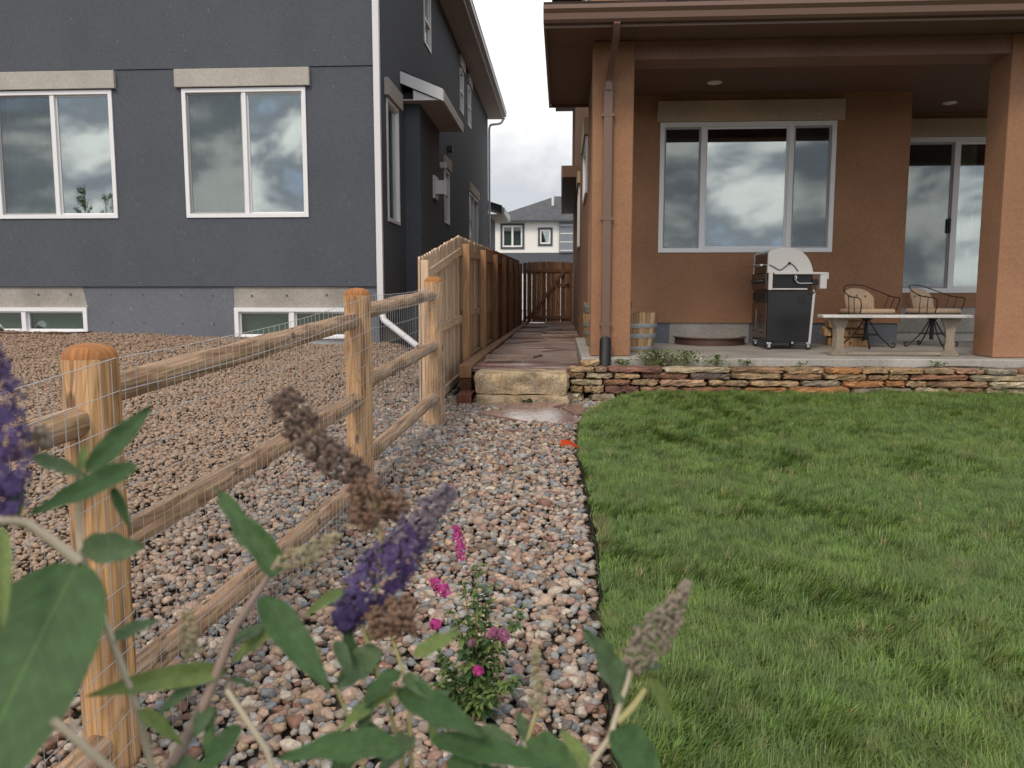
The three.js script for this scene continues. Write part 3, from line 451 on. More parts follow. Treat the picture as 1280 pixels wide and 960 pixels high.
  { const pa = V(dx - 0.02, 0.575, -8.735), pb = V(dx, 0.90, -8.985), pp = part('corrugated_pipe', new THREE.LatheGeometry(prof, 18), mat.black, H, pa.toArray()); pp.quaternion.setFromUnitVectors(V(0, 1, 0), pb.sub(pa).normalize()); }
  // upper eave and the low eave further along the side
  part('side_eave', M(B(0.0, xl - 0.002, 4.10, 4.14, -27.9, -19.2), B(-0.03, -0.001, 4.08, 4.36, -27.9, -19.2), B(0.0, xl - 0.002, 4.141, 4.36, -19.23, -19.2)), mat.porchCeiling, H);
  part('downspout', B(xl - 0.08, xl - 0.005, 4.36, 7.5, -25.2, -25.1), mat.brownMetal, H);
  part('main_roof', M(B(-0.25, xr + 0.4, 7.62, 7.8, -28.6, -10.9)), mat.brownShingle, H);
}
// ---------- patio slab, landing ----------
structure('patio_slab', M(RBX(0.22, 9.6, 0.40, 0.71, -12.93, -8.86, 0.015)), mat.slab, 'pale concrete patio slab under the covered porch');
structure('patio_landing', RBX(4.70, 9.5, 0.705, 0.82, -12.925, -12.35, 0.012), mat.slab, 'low concrete landing below the sliding glass door');
structure('planting_strip', sheet(4, 40, (i, j) => { const x = mix(0.16, 9.6, j), z = mix(-8.6, -8.87, i); return [x, 0.625 + 0.02 * n2(x * 3, z * 3), z]; }), mat.soil, 'narrow soil strip between stone wall and patio slab');
{ // half-round window well on the patio
  const w = thing('patio_window_well', 'dark brown half round window well edge on the patio by the wall', 'window well', [2.06, 0.71, -11.44]);
  const ring = (r0, r1, h, y) => { const s = new THREE.Shape(); s.absarc(0, 0, r1, 0, Math.PI); s.absarc(0, 0, r0, Math.PI, 0, true); return boxUV(new THREE.ExtrudeGeometry(s, { depth: h, bevelEnabled: false, curveSegments: 28 }).scale(1, 1.1, 1).rotateX(Math.PI / 2).translate(0, y + h, 0)); };
  part('rim', ring(0.44, 0.475, 0.09, 0.002), std('#4c332d', 0.6), w); part('lip', ring(0.43, 0.50, 0.012, 0.093), std('#57403a', 0.55), w);
}

structure('street', B(-60, 60, 0.2, 0.36, -50, -27.5), mat.slab, 'pale concrete street beyond the gate');
// ---------- house across the street ----------
{
  const z = -55, H = thing('white_house', 'white and charcoal house with wet dark roof beyond the gate', 'house');
  const white = std('#d9d9d6', 0.85), dark = std('#4b5058', 0.8), panel = std('#747b83', 0.7), trim = std('#3f454a', 0.7);
  const wa = [-4.0, -2.67, 4.55, 5.97], wb = [-1.48, -0.78, 4.75, 5.69];
  part('wall', wall(rect(-4.8, -0.2, 4.17, 6.24), [wa, wb], 0.2), white, H, [0, 0, z]);
  part('lower_wall', B(-4.85, 3.5, 0.2, 4.165, z - 0.25, z + 0.02), dark, H);
  part('tower', B(-0.2, 3.4, 4.17, 6.24, z - 0.25, z + 0.15), panel, H);
  for (const y of [4.28, 4.84, 5.40, 5.95]) part('stripe', B(-0.12, 3.4, y, y + 0.05, z + 0.15, z + 0.17), white, H);
  for (const [a, b, c, d] of [wa, wb]) { windowIn(H, { pos: [(a + b) / 2, (c + d) / 2, z], w: b - a, h: d - c, split: b - a > 1 ? [0.5] : [], bar: 0.07, drape: b - a > 1 ? [[0, 0, 1], [1, 0, 1]] : [] }); part('window_trim', M(B(a - 0.14, b + 0.14, d, d + 0.14, z, z + 0.06), B(a - 0.14, b + 0.14, c - 0.14, c, z, z + 0.06), B(a - 0.14, a, c, d, z, z + 0.06), B(b, b + 0.14, c, d, z, z + 0.06)), trim, H); }
  part('wall', B(-4.8, 3.4, 0.2, 6.24, -63, z - 0.3), dark, H);
  part('garage_door', M([0, 1, 2, 3].map((i) => RBX(-4.6, 1.6, 0.3 + i * 0.62, 0.91 + i * 0.62, z + 0.02, z + 0.06, 0.01))), white, H);
  const pv = [[-5.2, 6.3, z + 0.5], [4.2, 6.3, z + 0.5], [4.2, 6.3, -63.5], [-5.2, 6.3, -63.5], [-0.5, 8.35, -59], [2.2, 8.35, -59]];
  const rg = new THREE.BufferGeometry(); rg.setAttribute('position', new THREE.Float32BufferAttribute([0, 1, 5, 0, 5, 4, 1, 2, 5, 2, 3, 4, 2, 4, 5, 3, 0, 4].flatMap((i) => pv[i]), 3)); rg.computeVertexNormals();
  const roof = part('roof', boxUV(rg), mat.shingle, H); part('gutter', B(-5.2, 4.2, 6.18, 6.30, z + 0.48, z + 0.6), trim, roof); part('soffit', B(-5.15, 4.2, 6.2, 6.24, z, z + 0.48), trim, roof);
  part('vent_pipe', M(boxUV(new THREE.CylinderGeometry(0.09, 0.09, 1.35, 10).translate(-0.66, 7.65, z - 2.2)), boxUV(new THREE.CylinderGeometry(0.1, 0.28, 0.3, 10).translate(-0.66, 7.25, z - 2.2)), boxUV(rod([-0.66, 8.2, z - 2.2], [-0.66, 8.75, z - 2.2], 0.03)), boxUV(rod([-0.76, 8.45, z - 2.2], [-0.56, 8.45, z - 2.2], 0.03))), mat.whiteMetal, roof);
}

// ---------- round-post rail fence with welded wire ----------
{
  const F = thing('rail_fence', 'round post and rail fence with welded wire across the pebbles', 'fence');
  const posts = [[-1.62, 0.15, 1.06, -0.2], [-1.45, -2.40, 1.240, -0.1], [-1.26, -4.95, 1.428, 0.1], [-1.115, -7.05, 1.543, 0.2]], R = 0.082;
  const postGeo = (h, s) => { const pr = [[0.0001, 0], [R, 0]]; for (let i = 1; i <= 12; i++) pr.push([R * (1 + 0.012 * Math.sin(i * 2.1 + s)), (h - 0.05) * i / 12]); pr.push([R * 0.985, h - 0.036]); const g = new THREE.LatheGeometry(pr.map(([a, b]) => new THREE.Vector2(a, b)), 28), p = g.attributes.position, uv = g.attributes.uv; for (let i = 0; i < p.count; i++) { const a = Math.atan2(p.getZ(i), p.getX(i)), k = 1 + 0.02 * n2(Math.cos(a) * 1.5 + s, Math.sin(a) * 1.5 + p.getY(i)); uv.setXY(i, uv.getX(i) * 0.56 + s * 0.13, p.getY(i) + s * 0.4); p.setX(i, p.getX(i) * k); p.setZ(i, p.getZ(i) * k); } g.computeVertexNormals(); return g; };
  posts.forEach(([x, z, top, bot], i) => {
    const b = gravelH(x, z) - 0.25, p = part('post', postGeo(top - b, i * 3 + 1), mat.roundPost, F, [x, b, z], [0, i * 1.7, 0]);
    part('post_top', boxUV(new THREE.LatheGeometry([[R * 0.985, 0], [R * 0.94, 0.016], [R * 0.80, 0.032], [R * 0.45, 0.044], [0.0001, 0.047]].map(([u, v]) => new THREE.Vector2(u, v)), 28)), mat.postTop, p, [0, top - b - 0.036, 0]);
    if (i === 2) for (const [a, y0, l] of [[0.9, 0.45, 0.5], [1.15, 0.6, 0.3]]) part('crack', new THREE.CylinderGeometry(0.004, 0.006, l, 5).scale(1, 1, 0.5).translate(Math.cos(a) * R * 0.985, y0 + 0.25, Math.sin(a) * R * 0.985), mat.darkTimber, p);
  });
  const rails = [[0.88, 0.36, -0.14], [1.092, 0.590, 0.110], [1.285, 0.835, 0.345], [1.40, 0.955, 0.50]], in0 = [[0, 0, 0], [1.02, 0.51, -0.02], [1.245, 0.755, 0.21], [1.40, 0.955, 0.50]];
  for (let s = 0; s < 3; s++) for (let k = 0; k < 3; k++) {
    const [xa, za] = posts[s], [xb, zb] = posts[s + 1], ya = rails[s][k], yb = in0[s + 1][k], a = V(xa, ya, za + 0.02), b = V(xb, yb, zb - 0.02), l = a.distanceTo(b), seed = s * 5 + k * 2;
    const g = new THREE.CylinderGeometry(0.047, 0.050, l, 48, 30), p = g.attributes.position, uv = g.attributes.uv;
    for (let i = 0; i < p.count; i++) { const t = p.getY(i) / l + 0.5, an = Math.atan2(p.getZ(i), p.getX(i)), w = 1 + 0.05 * n2(Math.cos(an) + seed * 3, t * 5) + 0.06 * n2(t * 3 + seed, 4), cw = an - (1.1 + seed * 0.9 + 0.5 * n2(t * 2.2, seed * 2)), split = 1 - 0.22 * sstep(0.16, 0.02, Math.abs(Math.atan2(Math.sin(cw), Math.cos(cw)))) * sstep(0.05, 0.2, t) * sstep(0.75, 0.55, t), e = (0.90 + 0.10 * sstep(0, 0.03, Math.min(t, 1 - t))) * split; p.setX(i, p.getX(i) * w * e + 0.006 * n2(t * 1.8, seed)); p.setZ(i, p.getZ(i) * w * e); uv.setXY(i, uv.getX(i) * 0.32 + seed * 0.17, t * l + seed * 0.31); }
    g.computeVertexNormals(); g.applyQuaternion(new THREE.Quaternion().setFromUnitVectors(V(0, 1, 0), b.clone().sub(a).normalize()));
    part('rail', g, mat.rail, F, a.clone().lerp(b, 0.5).toArray());
  }
  for (let s = 0; s < 3; s++) { // welded wire stapled to the lawn side of the posts
    const [xa, za, ta] = posts[s], [xb, zb, tb] = posts[s + 1], off = R + 0.006, n = Math.round(Math.abs(zb - za) / 0.055), gs = [], wob = (t, y) => 0.010 * n2(t * 5 + s * 9, y * 2);
    const P = (t, y) => V(mix(xa, xb, t) + off + wob(t, y), y, mix(za, zb, t)), lo = (t) => gravelH(mix(xa, xb, t) + off, mix(za, zb, t)) - 0.02, hi = (t) => mix(ta, tb, t) - 0.035 - 0.03 * Math.sin(t * Math.PI);
    for (let i = 0; i < n; i++) { const t = (i + 0.5) / n; gs.push(tube([P(t, lo(t)), P(t, mix(lo(t), hi(t), 0.5)), P(t, hi(t))], 0.0013, 4, 3)); }
    for (let k = 0; k < 13; k++) { const pts = []; for (let i = 0; i <= 10; i++) { const t = i / 10; pts.push(P(t, hi(t) - k * 0.102)); } if (pts[5].y > lo(0.5)) gs.push(tube(pts, 0.0015, 20, 3)); }
    part('wire_mesh', M(gs), mat.wire, F);
  }
}

// ---------- tall picket fence and gate ----------
const picketGeo = (() => { const w = 0.07, s = 0.02; return boxUV(new THREE.ExtrudeGeometry(new THREE.Shape([[-w, 0], [w, 0], [w, 1 - s], [w - s, 1], [-w + s, 1], [-w, 1 - s]].map(([x, y]) => new THREE.Vector2(x, y))), { depth: 0.018, bevelEnabled: false }).translate(0, 0, -0.009)); })();
const picketGeos = [0, 1, 2, 3].map((k) => { const g = picketGeo.clone(), u = g.attributes.uv; for (let i = 0; i < u.count; i++) u.setXY(i, u.getX(i) + k * 0.083, u.getY(i) * 1.8 + k * 0.41); return g; });
{
  const F = thing('picket_fence', 'tall cedar picket fence with stepped down end along the side path', 'fence');
  const X = -1.27, topAt = (z) => z > -10 ? mix(1.72, 2.11, (-7.2 - z) / 2.8) : mix(2.11, 2.38, (-10 - z) / 14), botAt = (z) => z > -10 ? gravelH(-1.27, z) + 0.02 : mix(0.30, 0.40, (-10 - z) / 14);
  let k = 0;
  for (let z = -7.27; z > -24.2; z -= 0.1455) {
    const m = part('picket', picketGeos[k % 4], mat.picket[(k * 7 + Math.floor(rnd() * 2)) % 4], F, [X + rr(-0.003, 0.003), botAt(z), z], [rr(-0.004, 0.004), Math.PI / 2, 0]); m.scale.y = topAt(z) - botAt(z) + rr(-0.006, 0.006); k++;
    if (z < -15) m.material = mat.oldPicket[k % 4]; else if (z < -12 && k % 3 === 0) m.material = mat.oldPicket[2];
  }
  const rail = (z0, z1, y0, y1, m) => { const a = V(X + 0.03, y0, z0), b = V(X + 0.03, y1, z1), l = a.distanceTo(b), g = RB(0.036, l, 0.088, 0.004); const r = part('rail', g, m, F, a.clone().lerp(b, 0.5).toArray()); r.quaternion.setFromUnitVectors(V(0, 1, 0), b.clone().sub(a).normalize()); r.rotateY(0); return r; };
  const pz = [-10.0, -12.2, -14.4, -16.6, -18.8, -21.0, -23.2];
  for (const [dy0, dy1] of [[-0.18, -0.18]]) rail(-7.22, -9.93, topAt(-7.22) + dy0, topAt(-9.93) + dy1, mat.picket[1]);
  rail(-7.22, -9.93, 1.02, 1.10, mat.picket[1]); rail(-7.22, -9.93, 0.36, 0.40, mat.picket[1]);
  pz.forEach((z, i) => {
    const h = topAt(z) - 0.10, b = botAt(z) - 0.2; part('post', RB(0.09, h - b, 0.092, 0.006), i < 2 ? mat.cedarPost : i < 4 ? mat.timber : mat.oldPicket[0], F, [X + 0.095, (h + b) / 2, z]);
    if (i + 1 < pz.length) for (const [f, y] of [[-0.2, 0], [0, 1.15], [0, 0.55]]) { const z1 = pz[i + 1]; rail(z - 0.05, z1 + 0.05, y || topAt(z) + f, y || topAt(z1) + f, i < 2 ? mat.picket[3] : mat.oldPicket[i % 4]); }
  });
  part('post', RB(0.07, 1.46, 0.09, 0.006), mat.picket[0], F, [X + 0.05, 0.97, -7.235]);
}
{
  const G = thing('garden_gate', 'weathered brown picket gate with a diagonal brace closing the side path', 'gate'), z = -24.4, y0 = 0.56;
  for (const x of [-1.10, 0.27]) part('post', RB(0.1, 1.95, 0.1, 0.006), mat.oldPicket[3], G, [x, 1.35, z + 0.1]);
  let k = 0; for (let x = -0.97; x < 0.2; x += 0.1415 + (k % 3 === 1 ? 0.007 : 0)) { const m = part('picket', picketGeos[k % 4], mat.oldPicket[(k * 5) % 4], G, [x, y0, z], [0, 0, 0]); m.scale.y = 1.80 + rr(-0.01, 0.01); k++; }
  const bar = (a, b, w = 0.09) => { a = V(...a); b = V(...b); const l = a.distanceTo(b), r = part('rail', RB(w, l, 0.036, 0.004), mat.oldPicket[1], G, a.clone().lerp(b, 0.5).toArray()); r.quaternion.setFromUnitVectors(V(0, 1, 0), b.sub(a).normalize()); return r; };
  bar([-1.05, 2.08, z + 0.03], [0.22, 2.10, z + 0.03]); bar([-1.05, 0.70, z + 0.03], [0.22, 0.70, z + 0.03]); bar([-0.15, 1.66, z + 0.03], [0.22, 1.66, z + 0.03]);
  bar([-0.93, 0.74, z + 0.066], [0.06, 2.06, z + 0.066]).name = 'brace';
  part('latch', M(B(0.12, 0.3, 1.66, 1.70, z + 0.05, z + 0.07), B(0.2, 0.24, 1.62, 1.74, z + 0.05, z + 0.085)), mat.iron, G);
}
// ---------- side path of flagstones, timber edging, stone step ----------
const clipPoly = (poly, nx, ny, c) => { const out = []; for (let i = 0; i < poly.length; i++) { const a = poly[i], b = poly[(i + 1) % poly.length], da = a[0] * nx + a[1] * ny - c, db = b[0] * nx + b[1] * ny - c; if (da <= 0) out.push(a); if ((da < 0) !== (db < 0) && da !== db) { const t = da / (da - db); out.push([mix(a[0], b[0], t), mix(a[1], b[1], t)]); } } return out; };
const flagGeo = (poly, t, seed) => { // an irregular slab with worn edges
  const cx = poly.reduce((s, p) => s + p[0], 0) / poly.length, cz = poly.reduce((s, p) => s + p[1], 0) / poly.length, pts = [];
  poly.forEach((a, i) => { const b = poly[(i + 1) % poly.length], n = Math.max(1, Math.round(Math.hypot(a[0] - b[0], a[1] - b[1]) / 0.14)); for (let k = 0; k < n; k++) { const x = mix(a[0], b[0], k / n), z = mix(a[1], b[1], k / n), j = 0.012 * n2(x * 7 + seed, z * 7); const d = Math.hypot(x - cx, z - cz) || 1; pts.push([x + (x - cx) / d * j, z + (z - cz) / d * j]); } });
  const s = new THREE.Shape(pts.map(([x, z]) => new THREE.Vector2(x, -z)));
  return boxUV(new THREE.ExtrudeGeometry(s, { depth: t - 0.008, bevelEnabled: true, bevelSize: 0.006, bevelThickness: 0.006, bevelSegments: 1 }).rotateX(-Math.PI / 2), seed * 0.7, seed * 0.3);
};
const pathY = (z) => mix(0.600, 0.54, clamp((-8.7 - z) / 15.5));
{
  const path = structure('side_path', sheet(20, 4, (i, j) => { const z = mix(-8.72, -24.35, i), x = mix(-1.02, z < -13 ? 0.36 : 0.215, j); return [x, pathY(z) - 0.010, z]; }), std('#8a7566', 0.95, { map: soilMap }), 'wet reddish flagstone path between picket fence and brown house');
  const seeds = []; const r = mulberry(31);
  for (let z = -8.9; z > -24.4; z -= 0.47) { const n = r() < 0.4 ? 1 : 2; for (let i = 0; i < n; i++) seeds.push([-0.95 + 1.2 * ((i + 0.5) / n) + (r() - 0.5) * 0.28, z + (r() - 0.5) * 0.30]); }
  seeds.forEach(([sx, sz], k) => {
    const xr = sz < -11.3 ? 0.33 : 0.20; let poly = [[-0.955, sz + 1.2], [xr, sz + 1.2], [xr, sz - 1.2], [-0.955, sz - 1.2]]; poly = clipPoly(poly, 0, 1, -8.735); poly = clipPoly(poly, 0, -1, 24.33);
    for (const [ox, oz] of seeds) { if (ox === sx && oz === sz || Math.hypot(ox - sx, oz - sz) > 2.6) continue; const nx = ox - sx, nz = oz - sz, l = Math.hypot(nx, nz); poly = clipPoly(poly, nx / l, nz / l, (nx * (ox + sx) + nz * (oz + sz)) / 2 / l - 0.007); if (poly.length < 3) return; }
    part('flagstone', flagGeo(poly, 0.045, k), k < 3 ? mat.stepStone[k % 2] : mat.flag[k % 5], path, [0, pathY(sz) - 0.035 + 0.006 * (r() - 0.5), 0], [0.004 * (r() - 0.5), 0, 0.010 * (r() - 0.5)]);
  });
}
{
  const T = thing('timber_edging', 'long pine timbers edging the flagstone path below the picket fence', 'edging'); let k = 0;
  for (let z = -8.66; z > -24; z -= 2.44) { const l = Math.min(2.43, z + 24.3); const m = part('timber', RB(0.13, l, 0.14, 0.008), mat.timber, T, [-1.04, pathY(z) - 0.035, z - l / 2], [Math.PI / 2, 0, 0]); if (k++ > 2) m.material = mat.oldPicket[1]; const d = part('timber', RB(0.12, l, 0.13, 0.008), mat.darkTimber, T, [-1.035, pathY(z) - 0.175, z - l / 2 - 0.01], [Math.PI / 2, 0, 0]); }
  tag(part('timber_offcut', RB(0.15, 0.11, 0.42, 0.006), std('#7a4a34', 0.85, { map: woodB }), scene, [-1.0, 0.315, -8.42]), 'short reddish timber offcut lying beside the sandstone step', 'timber');
}
tag(part('sandstone_step', stone(0.985, 0.225, 0.5, 3, { rough: 0.05, power: 14, nx: 9, ny: 4, nz: 4 }), mat.sandstone, scene, [-0.415, 0.487, -8.46]), 'thick tan sandstone block forming the upper step to the path', 'step');
tag(part('sandstone_step', stone(1.0, 0.13, 0.52, 8, { rough: 0.05, power: 14, nx: 9, ny: 3, nz: 4 }), mat.sandstone, scene, [-0.395, 0.305, -8.395]), 'thin tan sandstone slab under the thick step block, half sunk in pebbles', 'step');
{
  const A = [[-0.95, -8.06], [-0.74, -7.79], [-0.40, -7.82], [-0.08, -7.97], [0.04, -8.10], [-0.3, -8.13], [-0.7, -8.12]], Bp = [[-0.76, -7.42], [-0.37, -7.10], [-0.01, -6.98], [0.13, -7.04], [0.08, -7.40], [-0.09, -7.62], [-0.45, -7.52]], Cp = [[0.02, -7.78], [0.16, -7.50], [0.24, -7.60], [0.2, -7.90], [0.12, -7.98]];
  for (const [p, l, k] of [[A, 'wet reddish flagstone set in the pebbles directly below the sandstone step', 0], [Bp, 'wet pointed reddish flagstone between open pebbles and the stone by the step', 1], [Cp, 'small pinkish flagstone sliver beside the lawn corner', 1]]) { const cz = p.reduce((s, q) => s + q[1], 0) / p.length; tag(part('stepping_stone', flagGeo(p.map(([x, z]) => [x, z - cz]), 0.05, k + 20), mat.stepStone[k], scene, [0, cz < -7.8 ? 0.250 : 0.262, cz], [0.09, 0, 0.01]), l, 'flagstone'); }
}
tag(part('plastic_flag', sheet(8, 2, (i, j) => [0.0 + 0.13 * i, gravelH(0.05, -6.1) + 0.055 + 0.02 * Math.sin(i * 3.2) + 0.055 * j * (1 - 0.6 * i), -6.1 + 0.02 * j + 0.09 * i]), std('#e2562a', 0.55, { side: THREE.DoubleSide }), scene), 'scrap of bright orange marking flag lying on the pebbles', 'flag');

// ---------- dry stone wall in front of the patio ----------
{
  const Wt = thing('stone_wall', 'low dry stacked sandstone wall between lawn and patio', 'wall');
  const tone = { t: '#cbae86', p: '#d6c6a6', o: '#cf9661', r: '#a3775c', b: '#ad8a6a', g: '#80716a', u: '#9a6f62', k: '#c9a488', s: '#bcb09c' }, tm = {};
  for (const [k, c] of Object.entries(tone)) tm[k] = [0, 1].map((i) => std(C(c).multiplyScalar(i ? 0.86 : 1.06), 0.85, { map: rock, bumpMap: rockBump, bumpScale: 0.008 }));
  const toX = (zx) => 0.158 + (zx / 4.267 - 20) * 0.008148;
  const rows = [
    [[45, 182, 't', 0], [184, 252, 'k', 0], [254, 556, 'u', 0.003], [558, 918, 'p', 0.01], [922, 1208, 'b', 0.015], [1212, 1416, 't', 0.02], [1420, 1604, 'o', 0], [1606, 1744, 't', 0], [1746, 1928, 't', 0.01], [1932, 2094, 't', 0], [2096, 2244, 'k', 0], [2246, 2410, 's', 0.01], [2412, 2560, 'r', 0.01], [2564, 2830, 't', 0], [2834, 3100, 'b', 0], [3104, 3400, 'p', 0]],
    [[40, 134, 'b', 0], [137, 288, 'p', 0], [291, 434, 't', 0], [438, 694, 'r', 0.01], [698, 918, 'g', 0], [921, 1192, 't', 0], [1196, 1408, 'b', 0], [1411, 1634, 't', 0.01], [1637, 1744, 'b', 0], [1747, 1852, 't', 0], [1856, 2172, 'r', 0], [2176, 2480, 'p', 0.01], [2484, 2760, 't', 0], [2764, 3080, 'b', 0], [3084, 3400, 't', 0]],
    [[55, 126, 't', 0], [129, 238, 't', 0], [241, 426, 'u', 0], [430, 644, 'b', 0], [647, 978, 'r', 0], [982, 1216, 'o', 0], [1220, 1548, 'o', 0.01], [1552, 1882, 's', 0], [1886, 2072, 'p', 0], [2076, 2252, 'b', 0.01], [2256, 2500, 'p', 0], [2504, 2800, 't', 0], [2804, 3100, 'o', 0], [3104, 3400, 'b', 0]]];
  const ys = [[0.588, 0.645], [0.524, 0.586], [0.454, 0.522], [0.378, 0.452]]; let k = 0;
  rows.push(rows[1].map(([a, b, c2, u], i) => [a + (i ? 95 : 10), b + 95, 'toptbkorsptt'[(i * 5 + 2) % 12], u]));
  rows.push(rows.splice(2, 1)[0]);
  rows.forEach((row, i) => row.forEach(([a, b, c, up]) => { const x0 = toX(a), x1 = toX(b), [y0, y1] = ys[i], h = y1 - y0 - rr(0.002, 0.012), d = rr(0.20, 0.27); part('stone', stone(x1 - x0 - 0.004, h + up * 0.6, d, k + 30, { rough: 0.17, power: 10, nx: 10, ny: 4, nz: 3 }), tm[c][k % 2], Wt, [(x0 + x1) / 2, y0 + h / 2 + rr(0, 0.006), -8.52 - d / 2 + 0.12 + rr(-0.02, 0.025)], [0, rr(-0.03, 0.03), rr(-0.012, 0.012)]); k++; }));
  for (let x = 0.14; x < 6.2; x += rr(0.2, 0.42)) part('stone', stone(rr(0.15, 0.3), 0.09, 0.2, k, { rough: 0.15, power: 5 }), tm[pick(['t', 'b', 's', 'p', 'k'])][k++ % 2], Wt, [x, 0.325, -8.47]);
  part('stone', stone(0.20, 0.07, 0.16, 77, { rough: 0.14, power: 4 }), tm.t[0], Wt, [0.30, 0.672, -8.62], [0, 0.3, 0.05]);
  part('backfill', B(0.12, 6.4, 0.3, 0.575, -8.74, -8.60), mat.soil, Wt);
}

// ---------- patio furniture ----------
{ // gas grill, end-on
  const G = thing('gas_grill', 'black gas grill with rounded pale hood standing on the patio', 'grill', [2.54, 0.711, -10.25]);
  const L = 0.76; // its long side runs away from the lawn
  part('cabinet', M(RBX(0.01, 0.55, 0.10, 0.73, -L + 0.02, 0, 0.008)), std('#101113', 0.3), G);
  for (const [x0, x1] of [[0.10, 0.18], [0.22, 0.32], [0.36, 0.46]]) for (const y of [0.165, 0.185]) part('vent_slot', B(x0, x1, y, y + 0.008, 0.0005, 0.003), mat.rubber, G);
  part('side_hatch', B(0.385, 0.475, 0.565, 0.655, 0.0005, 0.004), mat.rubber, G);
  for (const [a, b] of [[-0.37, -0.01], [-0.735, -0.38]]) { const d = part('door', RBX(-0.008, 0.009, 0.12, 0.58, b - 0 > a ? a : b, Math.max(a, b), 0.006), std('#5a4b44', 0.25, { metalness: 0.8 }), G); part('handle', boxUV(rod([-0.035, 0.25, -0.375], [-0.035, 0.50, -0.375], 0.009)), mat.steel, d); for (let i = 0; i < 4; i++) for (let j = 0; j < 2; j++) part('vent_slot', B(-0.010, -0.0085, 0.20 + i * 0.07, 0.212 + i * 0.07, a + 0.08 + j * 0.1, a + 0.15 + j * 0.1), mat.rubber, d); }
  part('drawer_gap', B(-0.006, 0.009, 0.60, 0.71, -0.72, -0.02), mat.rubber, G);
  const prof = [[0, 0]], hood = new THREE.Shape(); hood.moveTo(0.0, 0.955); hood.lineTo(0.008, 1.20); hood.bezierCurveTo(0.10, 1.26, 0.24, 1.265, 0.34, 1.235); hood.bezierCurveTo(0.45, 1.19, 0.52, 1.09, 0.545, 0.955); hood.lineTo(0, 0.955);
  const endcap = () => boxUV(new THREE.ExtrudeGeometry(hood, { depth: 0.035, bevelEnabled: true, bevelSize: 0.006, bevelThickness: 0.006, bevelSegments: 2, curveSegments: 14 }));
  const hd = part('hood', boxUV(new THREE.ExtrudeGeometry(hood, { depth: L - 0.09, bevelEnabled: false, curveSegments: 14 }).translate(0, 0, -L + 0.045)), std('#5e5652', 0.25, { metalness: 0.9 }), G);
  part('end_cap', endcap().translate(0, 0, -0.036), mat.alloy, hd); part('end_cap', endcap().translate(0, 0, -L + 0.006), mat.alloy, hd);
  part('hood_handle', M(boxUV(rod([-0.06, 1.05, -0.68], [-0.06, 1.05, -0.08], 0.013)), boxUV(rod([-0.06, 1.05, -0.64], [0.0, 1.05, -0.64], 0.009)), boxUV(rod([-0.06, 1.05, -0.12], [0.0, 1.05, -0.12], 0.009))), mat.steel, hd);
  part('igniter_cable', boxUV(tube([[0.01, 1.05, 0.012], [0.07, 1.02, 0.014], [0.14, 0.985, 0.016], [0.20, 1.02, 0.016], [0.255, 1.065, 0.014], [0.30, 1.045, 0.014], [0.34, 1.0, 0.016], [0.365, 0.965, 0.012]], 0.005, 30, 6)), mat.black, hd);
  part('cable_knob', new THREE.SphereGeometry(0.017, 12, 8).translate(0.255, 1.067, 0.016), mat.black, hd);
  part('firebox', M(RBX(0.0, 0.55, 0.735, 0.945, -L + 0.01, -0.01, 0.006)), std('#151516', 0.35, { metalness: 0.3 }), G);
  part('control_panel', RBX(-0.02, 0.0, 0.75, 0.94, -L + 0.015, -0.015, 0.006), std('#5e5652', 0.25, { metalness: 0.9 }), G);
  for (let i = 0; i < 4; i++) part('knob', boxUV(rod([-0.022, 0.85, -0.14 - i * 0.16], [-0.055, 0.85, -0.14 - i * 0.16], 0.026, 0.022, 14)), mat.black, G);
  part('side_frame', M(RBX(0.07, 0.70, 0.930, 0.957, -0.02, 0.05, 0.006), RBX(0.005, 0.052, 0.738, 0.956, 0.0, 0.045, 0.006), RBX(0.053, 0.48, 0.742, 0.760, 0.0, 0.03, 0.004)), mat.alloy, G);
  part('shelf_bracket', M(RBX(0.625, 0.705, 0.755, 0.929, -0.02, 0.05, 0.006), RBX(0.70, 0.722, 0.87, 0.952, -0.03, 0.06, 0.006)), mat.alloy, G);
  part('gas_hose', boxUV(tube([[0.32, 0.87, 0.02], [0.325, 0.905, 0.03], [0.345, 0.90, 0.03], [0.335, 0.86, 0.03], [0.37, 0.825, 0.03], [0.45, 0.822, 0.02], [0.60, 0.822, 0.015]], 0.008, 40, 8)), mat.steel, G);
  part('regulator', M(RBX(0.54, 0.61, 0.80, 0.87, -0.01, 0.03, 0.01), boxUV(tube([[0.56, 0.80, 0.02], [0.58, 0.74, 0.03], [0.545, 0.70, 0.02], [0.50, 0.69, 0.01]], 0.007, 20, 6))), mat.iron, G);
  for (const [x, z] of [[0.545, 0.0], [0.545, -L + 0.02], ]) part('leg', boxUV(rod([x + (x > 0.3 ? -0.008 : 0), 0.085, z], [x + (x > 0.3 ? 0.028 : 0), 0.74, z], x > 0.3 ? 0.015 : 0.008, x > 0.3 ? 0.017 : 0.008, 10)), mat.alloy, G);
  for (const [x, z] of [[0.04, 0.0], [0.52, 0.0], [0.04, -L + 0.06], [0.52, -L + 0.06]]) { const c = part('caster', boxUV(rod([x, 0.034, z - 0.013], [x, 0.034, z + 0.013], 0.034, 0.034, 18)), mat.rubber, G); part('fork', M(RBX(x - 0.03, x + 0.03, 0.066, 0.095, z - 0.028, z + 0.028, 0.01), B(x - 0.016, x + 0.016, 0.03, 0.07, z + 0.017, z + 0.024), B(x - 0.016, x + 0.016, 0.03, 0.07, z - 0.024, z - 0.017)), mat.steel, c); }
}
